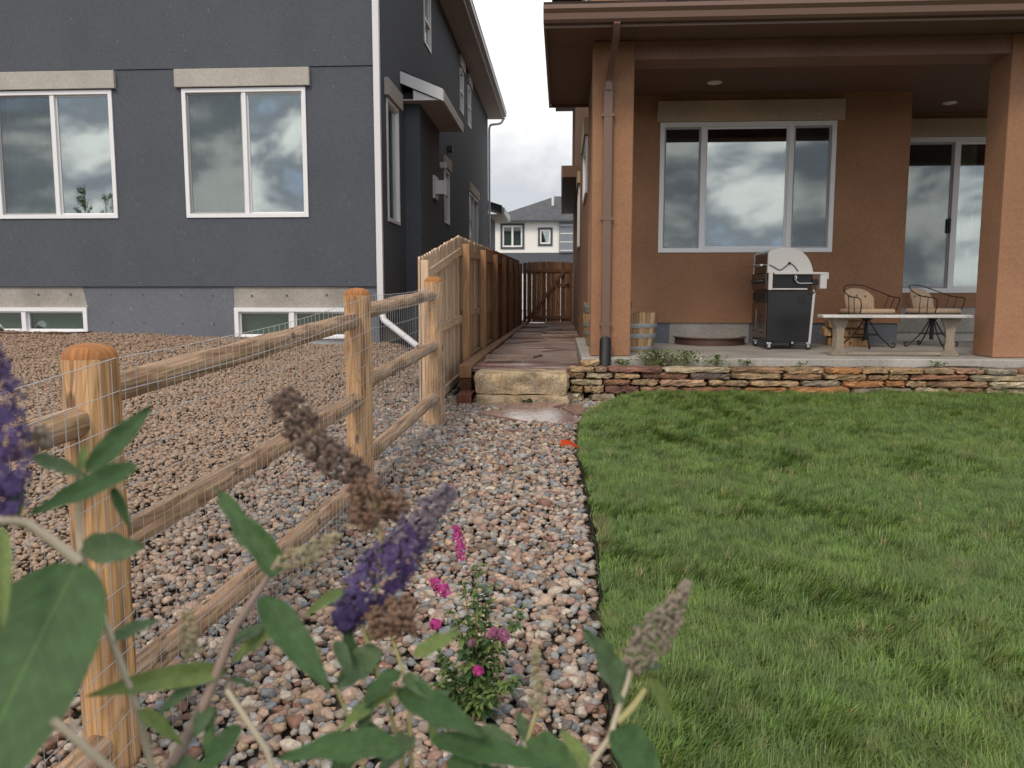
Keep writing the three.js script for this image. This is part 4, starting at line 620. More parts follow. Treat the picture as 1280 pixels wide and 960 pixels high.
{ // long garden bench
  const T = thing('garden_bench', 'long pale bench with carved grey pedestal legs at the patio edge', 'bench', [3.70, 0.711, -9.28]);
  const s = new THREE.Shape([[-0.80, -0.10], [-0.70, -0.16], [0.70, -0.16], [0.80, -0.10], [0.80, 0.10], [0.70, 0.16], [-0.70, 0.16], [-0.80, 0.10]].map(([a, b]) => new THREE.Vector2(a, b)));
  part('bench_top', boxUV(new THREE.ExtrudeGeometry(s, { depth: 0.020, bevelEnabled: true, bevelSize: 0.006, bevelThickness: 0.006, bevelSegments: 2 }).rotateX(-Math.PI / 2).translate(0, 0.434, 0)), std('#dcdbd9', 0.5, { map: concreteMap }), T);
  const stoneGrey = std('#9b9080', 0.85, { map: concreteMap, bumpMap: concreteBump, bumpScale: 0.003 });
  for (const x of [-0.60, 0.615]) { const g = new THREE.Shape([[-0.12, 0], [0.12, 0], [0.12, 0.025], [0.065, 0.06], [0.05, 0.20], [0.062, 0.30], [0.12, 0.405], [0.12, 0.419], [-0.12, 0.419], [-0.12, 0.405], [-0.062, 0.30], [-0.05, 0.20], [-0.065, 0.06], [-0.12, 0.025]].map(([a, b]) => new THREE.Vector2(a, b))); part('leg', boxUV(new THREE.ExtrudeGeometry(g, { depth: 0.09, bevelEnabled: true, bevelSize: 0.004, bevelThickness: 0.006, bevelSegments: 1 })  .scale(0.78, 1, 0.9).translate(0, 0.004, -0.04).rotateY(x < 0 ? 0.25 : -0.3)), stoneGrey, T, [x, 0, 0]); }
  part('stretcher', RBX(-0.50, 0.52, 0.012, 0.045, -0.03, 0.03, 0.006), stoneGrey, T);
}
{ // wrought-iron swivel armchairs
  const build = () => {
    const c = thing('patio_chair', '', 'chair');
    const cu = part('seat_cushion', RB(0.50, 0.065, 0.48, 0.03, 3), mat.cushion, c, [0, 0.475, 0]);
    const back = sheet(8, 16, (i, j) => { const a = (j - 0.5) * 1.75, t = i, hgt = 0.27 * (1 - 0.45 * Math.pow(Math.abs(j - 0.5) * 2, 3)); return [Math.sin(a) * (0.27 + 0.02 * t), 0.50 + hgt * t, -Math.cos(a) * (0.27 + 0.05 * t) + 0.04]; });
    const outer = back.clone(), n = back.attributes.normal, p = outer.attributes.position, q = back.attributes.position; for (let i = 0; i < p.count; i++) { const t = Math.floor(i / 17) / 8, j = (i % 17) / 16, edge = Math.min(t, 1 - t, j, 1 - j), puff = 0.030 * sstep(0, 0.2, edge), dim = 0.012 * Math.exp(-(((t * 2) % 1 - 0.5) ** 2 + ((j * 3) % 1 - 0.5) ** 2) * 30); p.setXYZ(i, p.getX(i) + n.getX(i) * puff, p.getY(i), p.getZ(i) + n.getZ(i) * puff); q.setXYZ(i, q.getX(i) - n.getX(i) * (puff - dim), q.getY(i), q.getZ(i) - n.getZ(i) * (puff - dim)); }
    back.computeVertexNormals(); outer.computeVertexNormals();
    const bk = part('backrest', M(back, outer), mat.cushion, c);
    for (const [a, t] of [[-0.45, 0.62], [0, 0.66], [0.45, 0.62]]) part('button', new THREE.SphereGeometry(0.011, 8, 6).translate(Math.sin(a) * 0.262, 0.50 + 0.27 * t, -Math.cos(a) * 0.262 + 0.045), std('#5c4b40', 0.9), bk);
    for (const s of [-1, 1]) {
      part('arm', boxUV(tube([[s * 0.20, 0.77, -0.21], [s * 0.27, 0.72, -0.10], [s * 0.30, 0.665, 0.06], [s * 0.30, 0.65, 0.20], [s * 0.285, 0.62, 0.245], [s * 0.265, 0.54, 0.235], [s * 0.25, 0.45, 0.20]], 0.0065, 40, 7)), mat.iron, c);
      for (const z of [0.0, 0.11]) part('spindle', boxUV(rod([s * 0.25, 0.44, z - 0.02], [s * 0.298, 0.67 - z * 0.1, z + 0.02], 0.0045, 0.0045, 6)), mat.iron, c);
    }
    part('back_rail', boxUV(tube([[-0.20, 0.77, -0.21], [-0.13, 0.805, -0.27], [0, 0.815, -0.30], [0.13, 0.805, -0.27], [0.20, 0.77, -0.21]], 0.0065, 24, 7)), mat.iron, c);
    part('seat_ring', boxUV(tube([[-0.25, 0.435, -0.22], [0.25, 0.435, -0.22], [0.25, 0.435, 0.22], [-0.25, 0.435, 0.22]], 0.009, 40, 6, true)), mat.iron, c);
    part('pedestal', M(boxUV(rod([0, 0.10, 0], [0, 0.38, 0], 0.026, 0.022, 12)), boxUV(rod([0, 0.36, 0], [0, 0.43, 0], 0.05, 0.14, 14)), boxUV(tube(Array.from({ length: 12 }, (_, i) => [0.15 * Math.cos(i * 0.5236), 0.175, 0.15 * Math.sin(i * 0.5236)]), 0.005, 36, 5, true))), mat.iron, c);
    for (let k = 0; k < 4; k++) { const a = k * Math.PI / 2 + 0.5, f = (r, y) => [Math.cos(a) * r, y, Math.sin(a) * r]; part('leg', boxUV(tube([f(0.02, 0.38), f(0.08, 0.28), f(0.16, 0.16), f(0.25, 0.07), f(0.30, 0.025), f(0.335, 0.015), f(0.355, 0.04), f(0.335, 0.065), f(0.312, 0.05)], 0.009, 44, 6)), mat.iron, c); }
    return c;
  };
  const a = build(); a.position.set(3.93, 0.705, -10.72); a.rotation.y = 0.30; tag(a, 'wrought iron armchair with tufted tan cushions in front of the brown wall', 'chair', 'iron armchairs on the patio');
  const b = a.clone(); b.name = numbered('patio_chair'); b.position.set(4.88, 0.705, -11.0); b.rotation.y = 0.55; tag(b, 'wrought iron armchair with tufted tan cushions below the sliding glass door', 'chair', 'iron armchairs on the patio'); scene.add(b);
}
{ // split firewood
  const wood = ['#bd9a70', '#ad8860', '#cdac82', '#a07a58'].map((c) => std(c, 0.85, { map: woodB, bumpMap: woodBump, bumpScale: 0.003 }));
  const logLabels = ['split firewood log at the back of the stack resting on the patio', 'split firewood log at the front of the stack resting on the patio', 'split firewood log in the middle layer at the back of the stack', 'split firewood log in the middle layer at the front of the stack', 'topmost split log of the firewood stack beside the grill'];
  const log = (x, y, z, w, h, l, turn, k) => { const g = prism([[-w / 2, 0], [w / 2, 0.004], [w / 2 * 0.9, h * 0.7], [w * 0.1, h], [-w / 2 * 0.8, h * 0.75]], l, 0.006).translate(0, 0.006, -l / 2); tag(part('firewood_log', g, wood[k % 4], scene, [x, y, z], [0, turn, 0]), logLabels[k], 'firewood', 'firewood stacked by the wall'); };
  let k = 0;
  for (const [y, z, w, h, x] of [[0, -11.2, 0.16, 0.12, 3.80], [0, -11.03, 0.16, 0.12, 3.84], [0.128, -11.21, 0.16, 0.11, 3.76], [0.128, -11.05, 0.15, 0.10, 3.82], [0.245, -11.13, 0.17, 0.09, 3.79]]) { log(x, 0.712 + y, z, w, h, 0.40 + 0.03 * (k % 3), Math.PI / 2 + 0.05 * (k % 3 - 1), k); k++; }
}
{ // half-barrel planters
  const barrel = (pos, r, h, label, turn) => {
    const Bq = thing('half_barrel', label, 'planter', pos, turn, 'half barrel planters');
    const stave = ['#bfa17c', '#ad8c66', '#c8b190', '#a3825e'].map((c) => std(c, 0.85, { map: woodB, bumpMap: woodBump, bumpScale: 0.004 })), n = 22, R = (t) => mix(r * 0.80, r, Math.sin(t * 1.35) / Math.sin(1.35));
    for (let i = 0; i < n; i++) { const a0 = i / n * 6.283 + 0.006, a1 = (i + 1) / n * 6.283 - 0.006, dr = 0.003 * Math.sin(i * 5.1), g = M(sheet(6, 1, (u, v) => { const rr2 = R(u) + dr, a = mix(a1, a0, v); return [Math.cos(a) * rr2, u * h, Math.sin(a) * rr2]; }), sheet(6, 1, (u, v) => { const rr2 = R(u) + dr - 0.025, a = mix(a0, a1, v); return [Math.cos(a) * rr2, u * h, Math.sin(a) * rr2]; }), sheet(1, 1, (u, v) => { const a = mix(a1, a0, v), q = R(1) + dr - 0.025 * u; return [Math.cos(a) * q, h, Math.sin(a) * q]; })); const uv = g.attributes.uv, p = g.attributes.position; for (let k = 0; k < uv.count; k++) uv.setXY(k, Math.atan2(p.getZ(k), p.getX(k)) * r + i * 0.11, p.getY(k) + i * 0.37); part('stave', g, stave[(i * 3) % 4], Bq); }
    for (const [y, w] of [[0.05, 0.045], [0.36, 0.05], [0.62, 0.05]]) { const t0 = y, t1 = y + w / h; part('hoop', new THREE.LatheGeometry([[R(t0) + 0.001, t0 * h], [R(t0) + 0.007, t0 * h], [R(t1) + 0.007, t1 * h], [R(t1) + 0.001, t1 * h]].map(([a, b]) => new THREE.Vector2(a, b)), 44), std('#aab2b6', 0.5, { metalness: 0.3, map: speckle }), Bq); }
    part('soil', new THREE.CylinderGeometry(R(0.75) - 0.028, R(0.05) - 0.03, h * 0.72, 28).translate(0, h * 0.40, 0), mat.soil, Bq);
    return Bq;
  };
  barrel([0.86, 0.711, -9.92], 0.30, 0.47, 'half barrel planter with grey hoops at the foot of the corner column', 0);
  barrel([0.62, 0.711, -10.85], 0.345, 0.43, 'half barrel planter against the house corner, with a smaller barrel on top of it', 0.7);
  barrel([0.61, 1.075, -10.86], 0.325, 0.22, 'small upper half barrel nested on top of a larger one', 0.2);
}

// ---------- leaves, stems and flower spikes ----------
const leafGreen = ['#5e8650', '#527a48', '#729269', '#93ad66'].map((c) => phy(c, 0.6, { map: leafMap, bumpMap: leafMap, bumpScale: 0.0012, specularIntensity: 0.5, transmission: 0.3, thickness: 0, side: THREE.DoubleSide }));
const stemMat = [std('#a39a86', 0.8), std('#8f8a5c', 0.75), std('#86756a', 0.85)];
function leafGeo(a, b, width, { roll = 0, sag = 0.12, fold = 0.38, wave = 0.07, seed = 0 } = {}) { // lance-shaped leaf from a to b, folded along its rib
  a = vv(a); b = vv(b); const dir = b.clone().sub(a), l = dir.length(); dir.normalize();
  const eye = camera.position.clone().sub(a).normalize(), side = V(0, 1, 0).lerp(eye, 0.55).normalize().cross(dir).normalize(); let nor = dir.clone().cross(side).normalize(); side.applyAxisAngle(dir, roll); nor.applyAxisAngle(dir, roll);
  const R = l > 0.03 && width < l * 0.9 && width > 0.012 ? 44 : 12, K = 6, teeth = R > 12 ? 0.035 : 0, p = [], uv = [], idx = [];
  for (let i = 0; i <= R; i++) {
    const t = i / R, w = width * 0.5 * Math.pow(t, 0.55) * Math.pow(1 - t, 0.95) / 0.371 * (1 + teeth * (((t * 22) % 1) - 0.5)) + 0.0006 * (1 - t), bend = -sag * l * (t * t - t * 0.25) * 1.1;
    for (let j = 0; j <= K; j++) { const s = j / K * 2 - 1, rip = wave * width * Math.sin(t * 17 + s * 2 + seed * 3) * Math.abs(s), c = a.clone().addScaledVector(dir, t * l).addScaledVector(side, s * w * Math.cos(fold)).addScaledVector(nor, Math.abs(s) * w * Math.sin(fold) + rip + 0.1 * width * Math.sin(t * 3.1 + seed)); c.y += bend; p.push(c.x, c.y, c.z); uv.push(j / K, t); }
  }
  for (let i = 0; i < R; i++) for (let j = 0; j < K; j++) { const q = i * (K + 1) + j, r = q + K + 1; idx.push(q, q + 1, r, r, q + 1, r + 1); }
  const g = new THREE.BufferGeometry(); g.setAttribute('position', new THREE.Float32BufferAttribute(p, 3)); g.setAttribute('uv', new THREE.Float32BufferAttribute(uv, 2)); g.setIndex(idx); g.computeVertexNormals(); return g;
}
const floretGeo = (() => { const ps = []; for (let k = 0; k < 4; k++) { const g = new THREE.PlaneGeometry(1, 1.1, 1, 2).translate(0, 0.75, 0), p = g.attributes.position; for (let i = 0; i < p.count; i++) { const y = p.getY(i); p.setX(i, p.getX(i) * (y < 0.3 ? 0.4 : y > 1 ? 0.8 : 1)); p.setZ(i, 0.35 * y * y * 0.4); } ps.push(g.rotateZ(k * Math.PI / 2)); } ps.push(new THREE.CylinderGeometry(0.25, 0.15, 2.2, 5, 1, true).rotateX(Math.PI / 2).translate(0, 0, -1.1)); return M(ps); })();
const budGeo = new THREE.IcosahedronGeometry(1, 0).scale(0.8, 1.5, 0.8);
function spike(pts, radii, n, size, geo, seed, clump = 0) { // small florets or seed heads set round an axis
  const r = mulberry(seed), curve = new THREE.CatmullRomCurve3(pts.map(vv)), out = [], o = new THREE.Object3D(), tan = V(0, 0, 0), c = V(0, 0, 0);
  for (let i = 0; i < n; i++) {
    const t = clump ? clamp((Math.floor(r() * clump) + 0.5 + (r() - 0.5) * 0.8) / clump) : r(), rad = interp(t, radii.map((v, k) => [k / (radii.length - 1), v])) * Math.sqrt(0.25 + 0.75 * r()) * (0.8 + 0.4 * r());
    curve.getPointAt(t, c); curve.getTangentAt(t, tan); const u = V(r() - 0.5, r() - 0.5, r() - 0.5).cross(tan).normalize(); c.addScaledVector(u, rad);
    o.position.copy(c); o.quaternion.setFromUnitVectors(V(0, 0, 1), u.clone().addScaledVector(tan, 0.3 * (r() - 0.3)).normalize()); o.rotateZ(r() * 6.283); o.rotateX((r() - 0.5) * 0.8); o.scale.setScalar(size * (0.65 + 0.6 * r())); o.updateMatrix(); out.push(geo.clone().applyMatrix4(o.matrix));
  }
  out.push(taperTube(pts, [radii[0] * 0.14, 0.0009], 12, 5)); return M(out);
}
const petal = { purple: phy('#4b396c', 0.7, { transmission: 0.2, thickness: 0, side: THREE.DoubleSide }), mauve: phy('#655b66', 0.8, { side: THREE.DoubleSide }), magenta: phy('#b0307f', 0.7, { transmission: 0.2, thickness: 0, side: THREE.DoubleSide }), brown: std('#6d5545', 0.9), dark: std('#5a4a41', 0.9), olive: std('#8b8266', 0.9), grey: std('#7a6f63', 0.9) };

// ---------- large butterfly bush close by ----------
{
  const root = V(-0.16, gravelH(-0.16, -0.62) - 0.02, -0.62);
  const Bu = thing('butterfly_bush', 'tall butterfly bush with purple flower spikes and long grey green leaves', 'shrub', root.toArray());
  const loc = (p) => vv(p).clone().sub(root), px = (x, y, d) => loc(at(x, y, d)), M2 = (w, d) => w / FOCAL * d;
  let k = 0;
  const leaf = (a, b, w, m = 0, o = {}) => part('leaf', leafGeo(at(...a), at(...b), M2(w * (w > 100 ? 1 : 0.84), (a[2] + b[2]) / 2), { seed: k++, ...o }).translate(-root.x, -root.y, -root.z), leafGreen[m], Bu);
  const stem = (pts, rs, m = 0, foot) => { const p = pts.map((q) => px(...q)); if (foot) { const last = p[p.length - 1]; p.push(last.clone().lerp(V(0, 0, 0), 0.5).add(V(foot[0], 0, foot[1])), V(foot[0] * 0.3, -0.02, foot[1] * 0.3)); } return part('stem', taperTube(p, rs, 28, 8), stemMat[m], Bu); };
  // side by the first post
  stem([[-40, 655, 0.49], [25, 652, 0.51], [60, 672, 0.52], [98, 702, 0.53]], [0.0025, 0.003, 0.0036], 0);
  stem([[96, 585, 0.55], [95, 640, 0.55], [104, 705, 0.54], [140, 800, 0.53], [170, 880, 0.54], [198, 1000, 0.56]], [0.0018, 0.0026, 0.0034, 0.004, 0.0048, 0.006, 0.008, 0.009], 0, [-0.02, 0.02]);
  stem([[66, 900, 0.47], [100, 925, 0.48], [150, 975, 0.50], [215, 1080, 0.54]], [0.0024, 0.003, 0.004, 0.005, 0.007], 0, [0.01, 0.04]);
  stem([[12, 640, 0.505], [22, 650, 0.51], [30, 655, 0.51]], [0.0015, 0.002], 1);
  leaf([98, 702, 0.53], [-75, 1080, 0.44], 160, 1, { roll: 0.15, sag: -0.02, fold: 0.12, wave: 0.015 });
  leaf([108, 592, 0.55], [192, 502, 0.60], 34, 1, { roll: 0.3, sag: 0.03 }); leaf([170, 581, 0.57], [33, 650, 0.51], 36, 1, { roll: -0.2, sag: -0.06 });
  leaf([100, 690, 0.54], [182, 680, 0.57], 52, 2, { roll: 0.2, sag: 0.05 }); leaf([140, 610, 0.56], [163, 658, 0.56], 16, 1); leaf([38, 570, 0.53], [112, 598, 0.55], 26, 2, { sag: 0.02 }); leaf([18, 650, 0.51], [24, 592, 0.52], 22, 0, { sag: 0.0 }); leaf([100, 590, 0.55], [108, 548, 0.56], 12, 3); leaf([2, 660, 0.5], [4, 780, 0.47], 26, 3);
  part('flower_spike', spike([at(10, 640, 0.51), at(2, 560, 0.51), at(-8, 480, 0.515), at(-20, 420, 0.52)].map(loc), [M2(20, 0.51), M2(36, 0.51), M2(32, 0.51), M2(10, 0.51)], 330, 0.0024, floretGeo, 11), petal.purple, Bu);
  part('seed_head', spike([px(45, 535, 0.54), px(60, 560, 0.54)], [M2(12, 0.54), M2(10, 0.54)], 40, 0.0018, budGeo, 12), petal.grey, Bu);
  // middle
  stem([[346, 704, 0.585], [322, 735, 0.58], [302, 758, 0.58], [290, 800, 0.58], [284, 830, 0.58], [255, 880, 0.57], [212, 962, 0.57], [190, 1030, 0.57]], [0.0022, 0.0046, 0.0034, 0.0036, 0.0038, 0.0042, 0.005, 0.008, 0.009], 2, [0.0, 0.01]);
  stem([[283, 862, 0.575], [310, 895, 0.57], [332, 935, 0.57], [352, 985, 0.57], [368, 1060, 0.57]], [0.0022, 0.003, 0.0035, 0.005, 0.007], 0, [0.03, 0.02]);
  leaf([343, 722, 0.58], [270, 604, 0.61], 54, 0, { roll: 0.5, sag: 0.02, fold: 0.35 }); leaf([350, 706, 0.585], [305, 648, 0.60], 34, 0, { roll: -0.5, sag: 0.02 }); leaf([327, 744, 0.58], [414, 868, 0.545], 52, 1, { roll: 0.1, sag: 0.0 });
  leaf([284, 838, 0.58], [103, 857, 0.52], 36, 3, { roll: -0.5, sag: 0.10 }); leaf([345, 785, 0.60], [288, 828, 0.60], 26, 3, { sag: 0.02 }); leaf([286, 850, 0.58], [322, 856, 0.60], 12, 2); leaf([268, 884, 0.57], [258, 968, 0.55], 28, 0, { roll: 0.8 }); leaf([248, 850, 0.57], [192, 893, 0.54], 20, 2); leaf([262, 880, 0.57], [243, 920, 0.56], 26, 2); leaf([430, 738, 0.64], [378, 768, 0.62], 20, 3);
  part('bud_spike', spike([px(346, 706, 0.585), px(380, 694, 0.59), px(424, 668, 0.60)], [M2(11, 0.59), M2(15, 0.59), M2(4, 0.59)], 150, 0.0016, budGeo, 13), petal.olive, Bu);
  part('bud_spike', spike([px(243, 822, 0.59), px(236, 790, 0.595), px(232, 764, 0.60)], [M2(11, 0.6), M2(13, 0.6), M2(6, 0.6)], 90, 0.0017, budGeo, 14), petal.olive, Bu);
  part('dead_flower_spike', spike([px(345, 492, 0.69), px(368, 520, 0.69), px(390, 552, 0.69), px(425, 578, 0.69), px(462, 592, 0.69)], [M2(14, 0.69), M2(25, 0.69), M2(20, 0.69), M2(24, 0.69), M2(9, 0.69)], 480, 0.0023, budGeo, 15, 5), petal.dark, Bu);
  part('dead_flower_spike', spike([px(455, 600, 0.69), px(460, 632, 0.685), px(452, 658, 0.685)], [M2(18, 0.69), M2(26, 0.69), M2(14, 0.69)], 230, 0.0023, budGeo, 16), petal.brown, Bu);
  part('dead_flower_spike', spike([px(478, 620, 0.70), px(492, 634, 0.70), px(506, 642, 0.70)], [M2(14, 0.69), M2(22, 0.69), M2(10, 0.69)], 150, 0.0022, budGeo, 17), petal.brown, Bu);
  stem([[462, 592, 0.69], [470, 640, 0.69], [476, 680, 0.685], [470, 740, 0.68], [462, 800, 0.67]], [0.0012, 0.0016, 0.0022], 1);
  part('flower_spike', spike([px(428, 778, 0.675), px(455, 745, 0.68), px(490, 705, 0.68), px(525, 660, 0.68)], [M2(18, 0.68), M2(36, 0.68), M2(33, 0.68), M2(20, 0.68)], 480, 0.0026, floretGeo, 18), petal.purple, Bu);
  part('flower_spike_tip', spike([px(500, 692, 0.68), px(530, 650, 0.68), px(564, 610, 0.68)], [M2(24, 0.68), M2(25, 0.68), M2(9, 0.68)], 260, 0.0021, budGeo, 19), petal.mauve, Bu);
  part('flower_spike', spike([px(425, 762, 0.67), px(432, 775, 0.67), px(440, 786, 0.67)], [M2(12, 0.68), M2(17, 0.68), M2(8, 0.68)], 90, 0.0026, floretGeo, 20), petal.purple, Bu);
  part('dead_flower_spike', spike([px(462, 782, 0.66), px(490, 772, 0.66), px(520, 768, 0.665)], [M2(18, 0.66), M2(22, 0.66), M2(22, 0.66)], 330, 0.0022, budGeo, 21, 3), petal.brown, Bu);
  stem([[452, 780, 0.67], [464, 830, 0.66], [482, 868, 0.65], [500, 930, 0.65], [508, 985, 0.65]], [0.0018, 0.0024, 0.003, 0.005, 0.007], 1, [0.05, 0.0]);
  stem([[486, 786, 0.66], [500, 812, 0.655], [509, 836, 0.65], [512, 900, 0.65], [516, 985, 0.65]], [0.0016, 0.0026, 0.0048, 0.005, 0.006, 0.008], 1, [0.07, 0.0]);
  leaf([434, 784, 0.67], [450, 840, 0.66], 20, 1, { roll: 0.6 }); leaf([518, 822, 0.65], [576, 787, 0.67], 26, 3, { sag: 0.02 }); leaf([500, 840, 0.65], [446, 882, 0.62], 34, 1, { roll: 0.3 }); leaf([500, 860, 0.65], [608, 928, 0.56], 50, 1, { roll: 0.2, sag: -0.04 });
  leaf([540, 922, 0.60], [706, 962, 0.55], 44, 1, { roll: 0.1, sag: 0.0 }); leaf([462, 872, 0.63], [454, 944, 0.60], 26, 1, { roll: 0.7 }); leaf([506, 932, 0.60], [345, 952, 0.54], 58, 0, { roll: 0.1, sag: -0.02 }); leaf([478, 812, 0.66], [418, 856, 0.66], 46, 2, { roll: -0.2 }); leaf([598, 916, 0.62], [646, 922, 0.62], 26, 2); leaf([664, 924, 0.64], [728, 962, 0.58], 46, 0, { roll: 0.15 }); leaf([660, 928, 0.65], [646, 884, 0.66], 20, 2); leaf([420, 800, 0.66], [440, 846, 0.64], 22, 2); leaf([560, 950, 0.6], [640, 1010, 0.56], 40, 0); leaf([545, 880, 0.66], [540, 930, 0.64], 18, 3);
  part('bud_spike', spike([px(672, 886, 0.66), px(671, 850, 0.665), px(670, 806, 0.67)], [M2(10, 0.66), M2(9, 0.66), M2(3, 0.66)], 110, 0.0015, budGeo, 22), petal.olive, Bu);
  stem([[672, 884, 0.66], [664, 915, 0.65], [652, 950, 0.64], [640, 1010, 0.63]], [0.0016, 0.0028, 0.004, 0.006], 1, [0.12, 0.0]);
  leaf([498, 862, 0.65], [420, 905, 0.60], 30, 3, { roll: 0.2 }); leaf([520, 880, 0.66], [566, 858, 0.68], 22, 2); leaf([470, 905, 0.63], [400, 985, 0.57], 36, 0); leaf([300, 905, 0.57], [238, 985, 0.53], 30, 1); leaf([620, 940, 0.64], [572, 900, 0.66], 24, 3); leaf([350, 975, 0.56], [420, 1010, 0.54], 40, 1); leaf([170, 890, 0.53], [230, 925, 0.55], 26, 3); leaf([690, 960, 0.62], [655, 985, 0.60], 34, 2);
  stem([[600, 912, 0.62], [585, 950, 0.62], [570, 1010, 0.62]], [0.0014, 0.0022, 0.004], 1, [0.09, 0.0]); stem([[418, 856, 0.66], [440, 900, 0.655], [456, 960, 0.65], [462, 1020, 0.65]], [0.0012, 0.002, 0.003, 0.005], 1, [0.04, 0.0]);
  leaf([505, 845, 0.65], [548, 872, 0.62], 24, 2, { roll: 0.3 }); leaf([290, 805, 0.58], [350, 770, 0.62], 22, 2, { roll: -0.3 }); leaf([140, 800, 0.53], [200, 770, 0.56], 24, 2); leaf([515, 920, 0.65], [470, 965, 0.60], 34, 2); leaf([215, 955, 0.57], [290, 990, 0.55], 36, 2); leaf([735, 962, 0.60], [700, 905, 0.62], 26, 3); leaf([640, 990, 0.63], [590, 950, 0.62], 36, 1);
  // beside the lawn
  stem([[788, 838, 0.63], [783, 866, 0.62], [772, 905, 0.61], [735, 962, 0.60], [690, 1040, 0.60]], [0.0022, 0.003, 0.0036, 0.0042, 0.006, 0.008], 0, [0.16, 0.0]); stem([[772, 903, 0.61], [790, 885, 0.615], [806, 862, 0.625]], [0.0026, 0.003, 0.0022], 1);
  part('bud_spike', spike([px(786, 836, 0.63), px(812, 802, 0.635), px(838, 764, 0.64), px(860, 727, 0.645)], [M2(14, 0.63), M2(24, 0.63), M2(17, 0.63), M2(4, 0.63)], 430, 0.0018, budGeo, 23), petal.grey, Bu);
  leaf([784, 872, 0.62], [727, 787, 0.60], 62, 2, { roll: 0.3, sag: 0.0 }); leaf([771, 906, 0.61], [832, 1000, 0.55], 62, 1, { roll: 0.2, sag: 0.0 }); leaf([812, 846, 0.63], [842, 905, 0.64], 20, 3); leaf([808, 840, 0.63], [828, 826, 0.65], 20, 2);
}

// ---------- young butterfly bush rooted in the pebbles ----------
{
  const root = V(-0.30, gravelH(-0.30, -2.66) - 0.01, -2.66), Y = thing('young_butterfly_bush', 'small leafy bush with magenta flowers growing in the pebbles', 'shrub', root.toArray());
  const r = mulberry(77), q = (a, b) => a + (b - a) * r(), tips = [[0.02, 0.58, 0.02], [-0.06, 0.42, 0.05], [0.10, 0.36, 0.03], [0.0, 0.25, 0.09], [-0.14, 0.30, 0.0], [0.17, 0.40, -0.04], [0.06, 0.48, -0.06], [-0.04, 0.50, -0.05], [0.16, 0.20, 0.08], [-0.12, 0.16, 0.06], [0.06, 0.14, 0.12]], leaves = [[], []], small = leafGeo([0, 0, 0], [0, 0, 1], 0.42, { sag: 0.2 });
  const o = new THREE.Object3D();
  tips.forEach((t, i) => {
    const a = V(q(-0.03, 0.03), 0, q(-0.03, 0.03)), b = V(...t), c = new THREE.CatmullRomCurve3([a, a.clone().lerp(b, 0.5).add(V(q(-0.02, 0.02), 0.03, q(-0.02, 0.02))), b]); part('stem', taperTube(c.points, [0.004, 0.003, 0.0015], 10, 5), stemMat[1], Y);
    for (let k = 0; k < 80; k++) { const u = q(0.2, 1), p = c.getPointAt(u), an = q(0, 6.283); o.position.copy(p); o.rotation.set(q(-0.7, 0.5), an, 0, 'YXZ'); o.scale.setScalar(q(0.032, 0.070) * (1.1 - 0.4 * u)); o.updateMatrix(); leaves[k % 2].push(small.clone().applyMatrix4(o.matrix)); }
  });
  leaves.forEach((l, i) => { const f = part('foliage', M(l), leafGreen[i ? 0 : 3], Y); f.userData.kind = 'stuff'; });
  const fl = (x, y, x2, y2, rad, m, seed) => part('flower_spike', spike([at(x, y, 2.66).sub(root), at((x + x2) / 2, (y + y2) / 2, 2.66).sub(root), at(x2, y2, 2.66).sub(root)], [rad * 0.7, rad, rad * 0.5].map((v) => v / FOCAL * 2.66), 110, 0.0042, floretGeo, seed), m, Y);
  fl(576, 700, 570, 658, 9, petal.magenta, 31); fl(560, 744, 540, 724, 10, petal.magenta, 32); fl(597, 842, 598, 834, 8, petal.magenta, 33); fl(548, 784, 540, 776, 7, petal.magenta, 34); fl(634, 800, 622, 788, 8, std('#8d5373', 0.9), 35); fl(613, 796, 617, 785, 6, std('#8d5373', 0.9), 36); fl(588, 806, 592, 800, 6, std('#6d4f55', 0.9), 37);
}

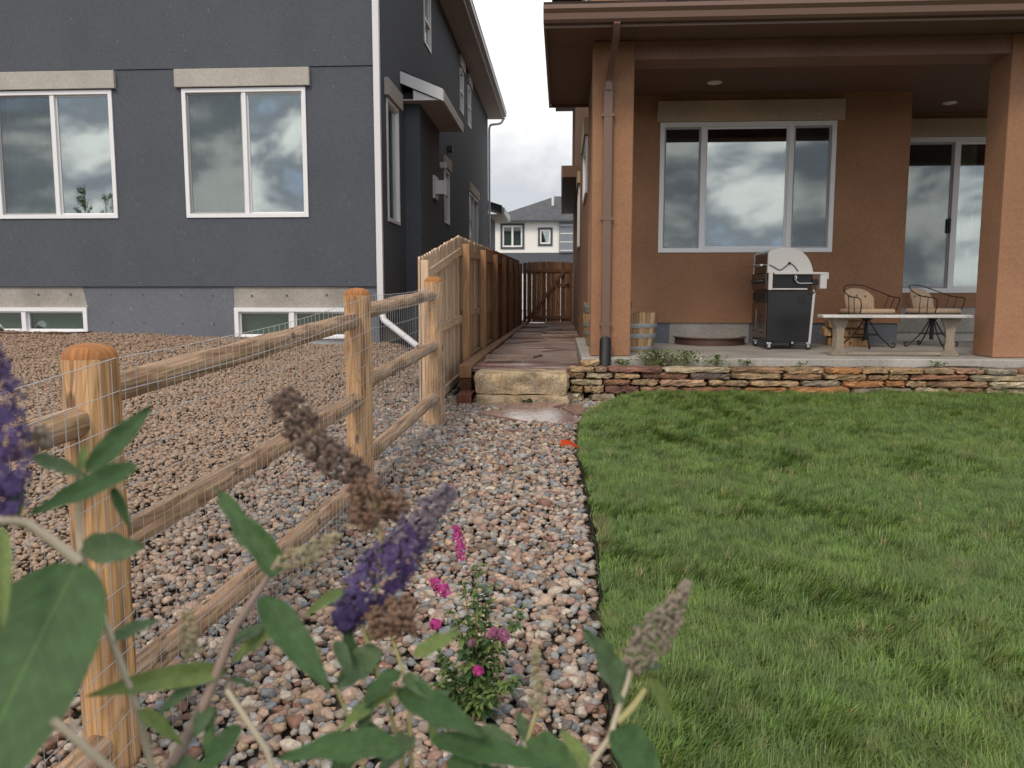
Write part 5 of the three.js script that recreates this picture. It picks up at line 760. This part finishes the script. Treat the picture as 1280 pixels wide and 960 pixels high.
// ---------- weeds ----------
{
  const weed = (x, y, z, s, n, label, pale) => {
    const W = thing('weed', label, 'weed', [x, y, z], 0, 'weeds by the patio edge'), r = mulberry(Math.round((x * 100 + 999))), q = (a, b) => a + (b - a) * r(), l = [], o = new THREE.Object3D(), g = leafGeo([0, 0, 0], [0, 0, 1], 0.42, { sag: 0.25 }), st = [];
    for (let i = 0; i < n; i++) { const an = q(0, 6.283), rad = q(0, 1) * s, h = q(0.2, 1) * s * 0.75, p = V(Math.cos(an) * rad, h, Math.sin(an) * rad * 0.35); if (i % 5 === 0) st.push(rod([p.x * 0.4, 0, p.z * 0.4], p, 0.0014, 0.0008, 4)); o.position.copy(p); o.rotation.set(q(-0.9, 0.4), q(0, 6.283), 0, 'YXZ'); o.scale.setScalar(q(0.024, 0.055)); o.updateMatrix(); l.push(g.clone().applyMatrix4(o.matrix)); }
    part('foliage', M(l), leafGreen[pale ? 3 : 0], W).userData.kind = 'stuff'; part('stems', M(st.map((q2) => boxUV(q2))), stemMat[1], W);
  };
  for (const [x, s, n, pale, l] of [[0.66, 0.10, 90, 1, 'small weed on the soil beside the black corrugated pipe'], [1.02, 0.22, 420, 3, 'broad bright green weed clump on the soil before the barrel planter'], [1.32, 0.22, 260, 1, 'wispy pale weed spreading along the slab edge next to the green clump'], [1.66, 0.16, 150, 1, 'thin weed against the slab edge short of the grill'], [1.98, 0.10, 60, 1, 'thin weed against the slab edge before the window well'], [2.55, 0.07, 30, 1, 'tiny weed at the slab edge before the grill'], [3.95, 0.08, 50, 1, 'small weed at the slab edge under the bench']]) weed(x, 0.625, -8.73, s, n, l, pale);
  weed(-0.32, 0.275, -8.14, 0.075, 70, 'small green weed growing at the foot of the sandstone step', 0);
}

// ---------- slim trees at the back of the plot, mirrored in the grey house's window ----------
{
  const bark = std('#6d6459', 0.9), leafM = [0, 1].map((i) => phy(['#8b9860', '#7d8c55'][i], 0.7, { transmission: 0.3, thickness: 0, side: THREE.DoubleSide }));
  const grow = (x, z, h, seed, label) => {
    const T = thing('slender_tree', label, 'tree', [x, baseH(z) - 0.25, z], 0, 'trees at the back of the plot'), r = mulberry(seed), q = (a, b) => a + (b - a) * r(), ls = [[], []], o = new THREE.Object3D(), lg = new THREE.PlaneGeometry(1, 1.4, 1, 1), limbs = [];
    part('trunk', taperTube([[0, 0, 0], [q(-0.1, 0.1), h * 0.5, 0], [q(-0.2, 0.2), h, 0]], [0.12, 0.07, 0.015], 12, 8), bark, T);
    for (let i = 0; i < 26; i++) { const y = h * q(0.3, 0.95), an = q(0, 6.283), l = (1 - y / h) * 1.3 + 0.35, tip = V(Math.cos(an) * l * 0.7, y + l * 0.9, Math.sin(an) * l * 0.7); limbs.push(boxUV(rod([0, y, 0], tip, 0.022, 0.006, 5))); for (let k = 0; k < 46; k++) { const t = q(0.25, 1.05); o.position.set(tip.x * t + q(-0.16, 0.16), mix(y, tip.y, t) + q(-0.16, 0.16), tip.z * t + q(-0.16, 0.16)); o.rotation.set(q(-1.5, 1.5), q(0, 6.283), q(-1, 1)); o.scale.setScalar(q(0.04, 0.08)); o.updateMatrix(); ls[k % 2].push(lg.clone().applyMatrix4(o.matrix)); } }
    const cr = part('crown', M(ls[0]), leafM[0], T); part('leaves', M(ls[1]), leafM[1], cr); part('limbs', M(limbs), bark, T);
  };
  grow(-28.9, 25, 8.7, 5, 'slender young tree at the back of the plot, taller than its two neighbours'); grow(-27.7, 25.6, 8.2, 6, 'slender young tree at the back of the plot, between the tallest and the shortest'); grow(-26.9, 25.4, 7.9, 7, 'slender young tree at the back of the plot, shortest of the three');
}

renderer.render(scene, camera);
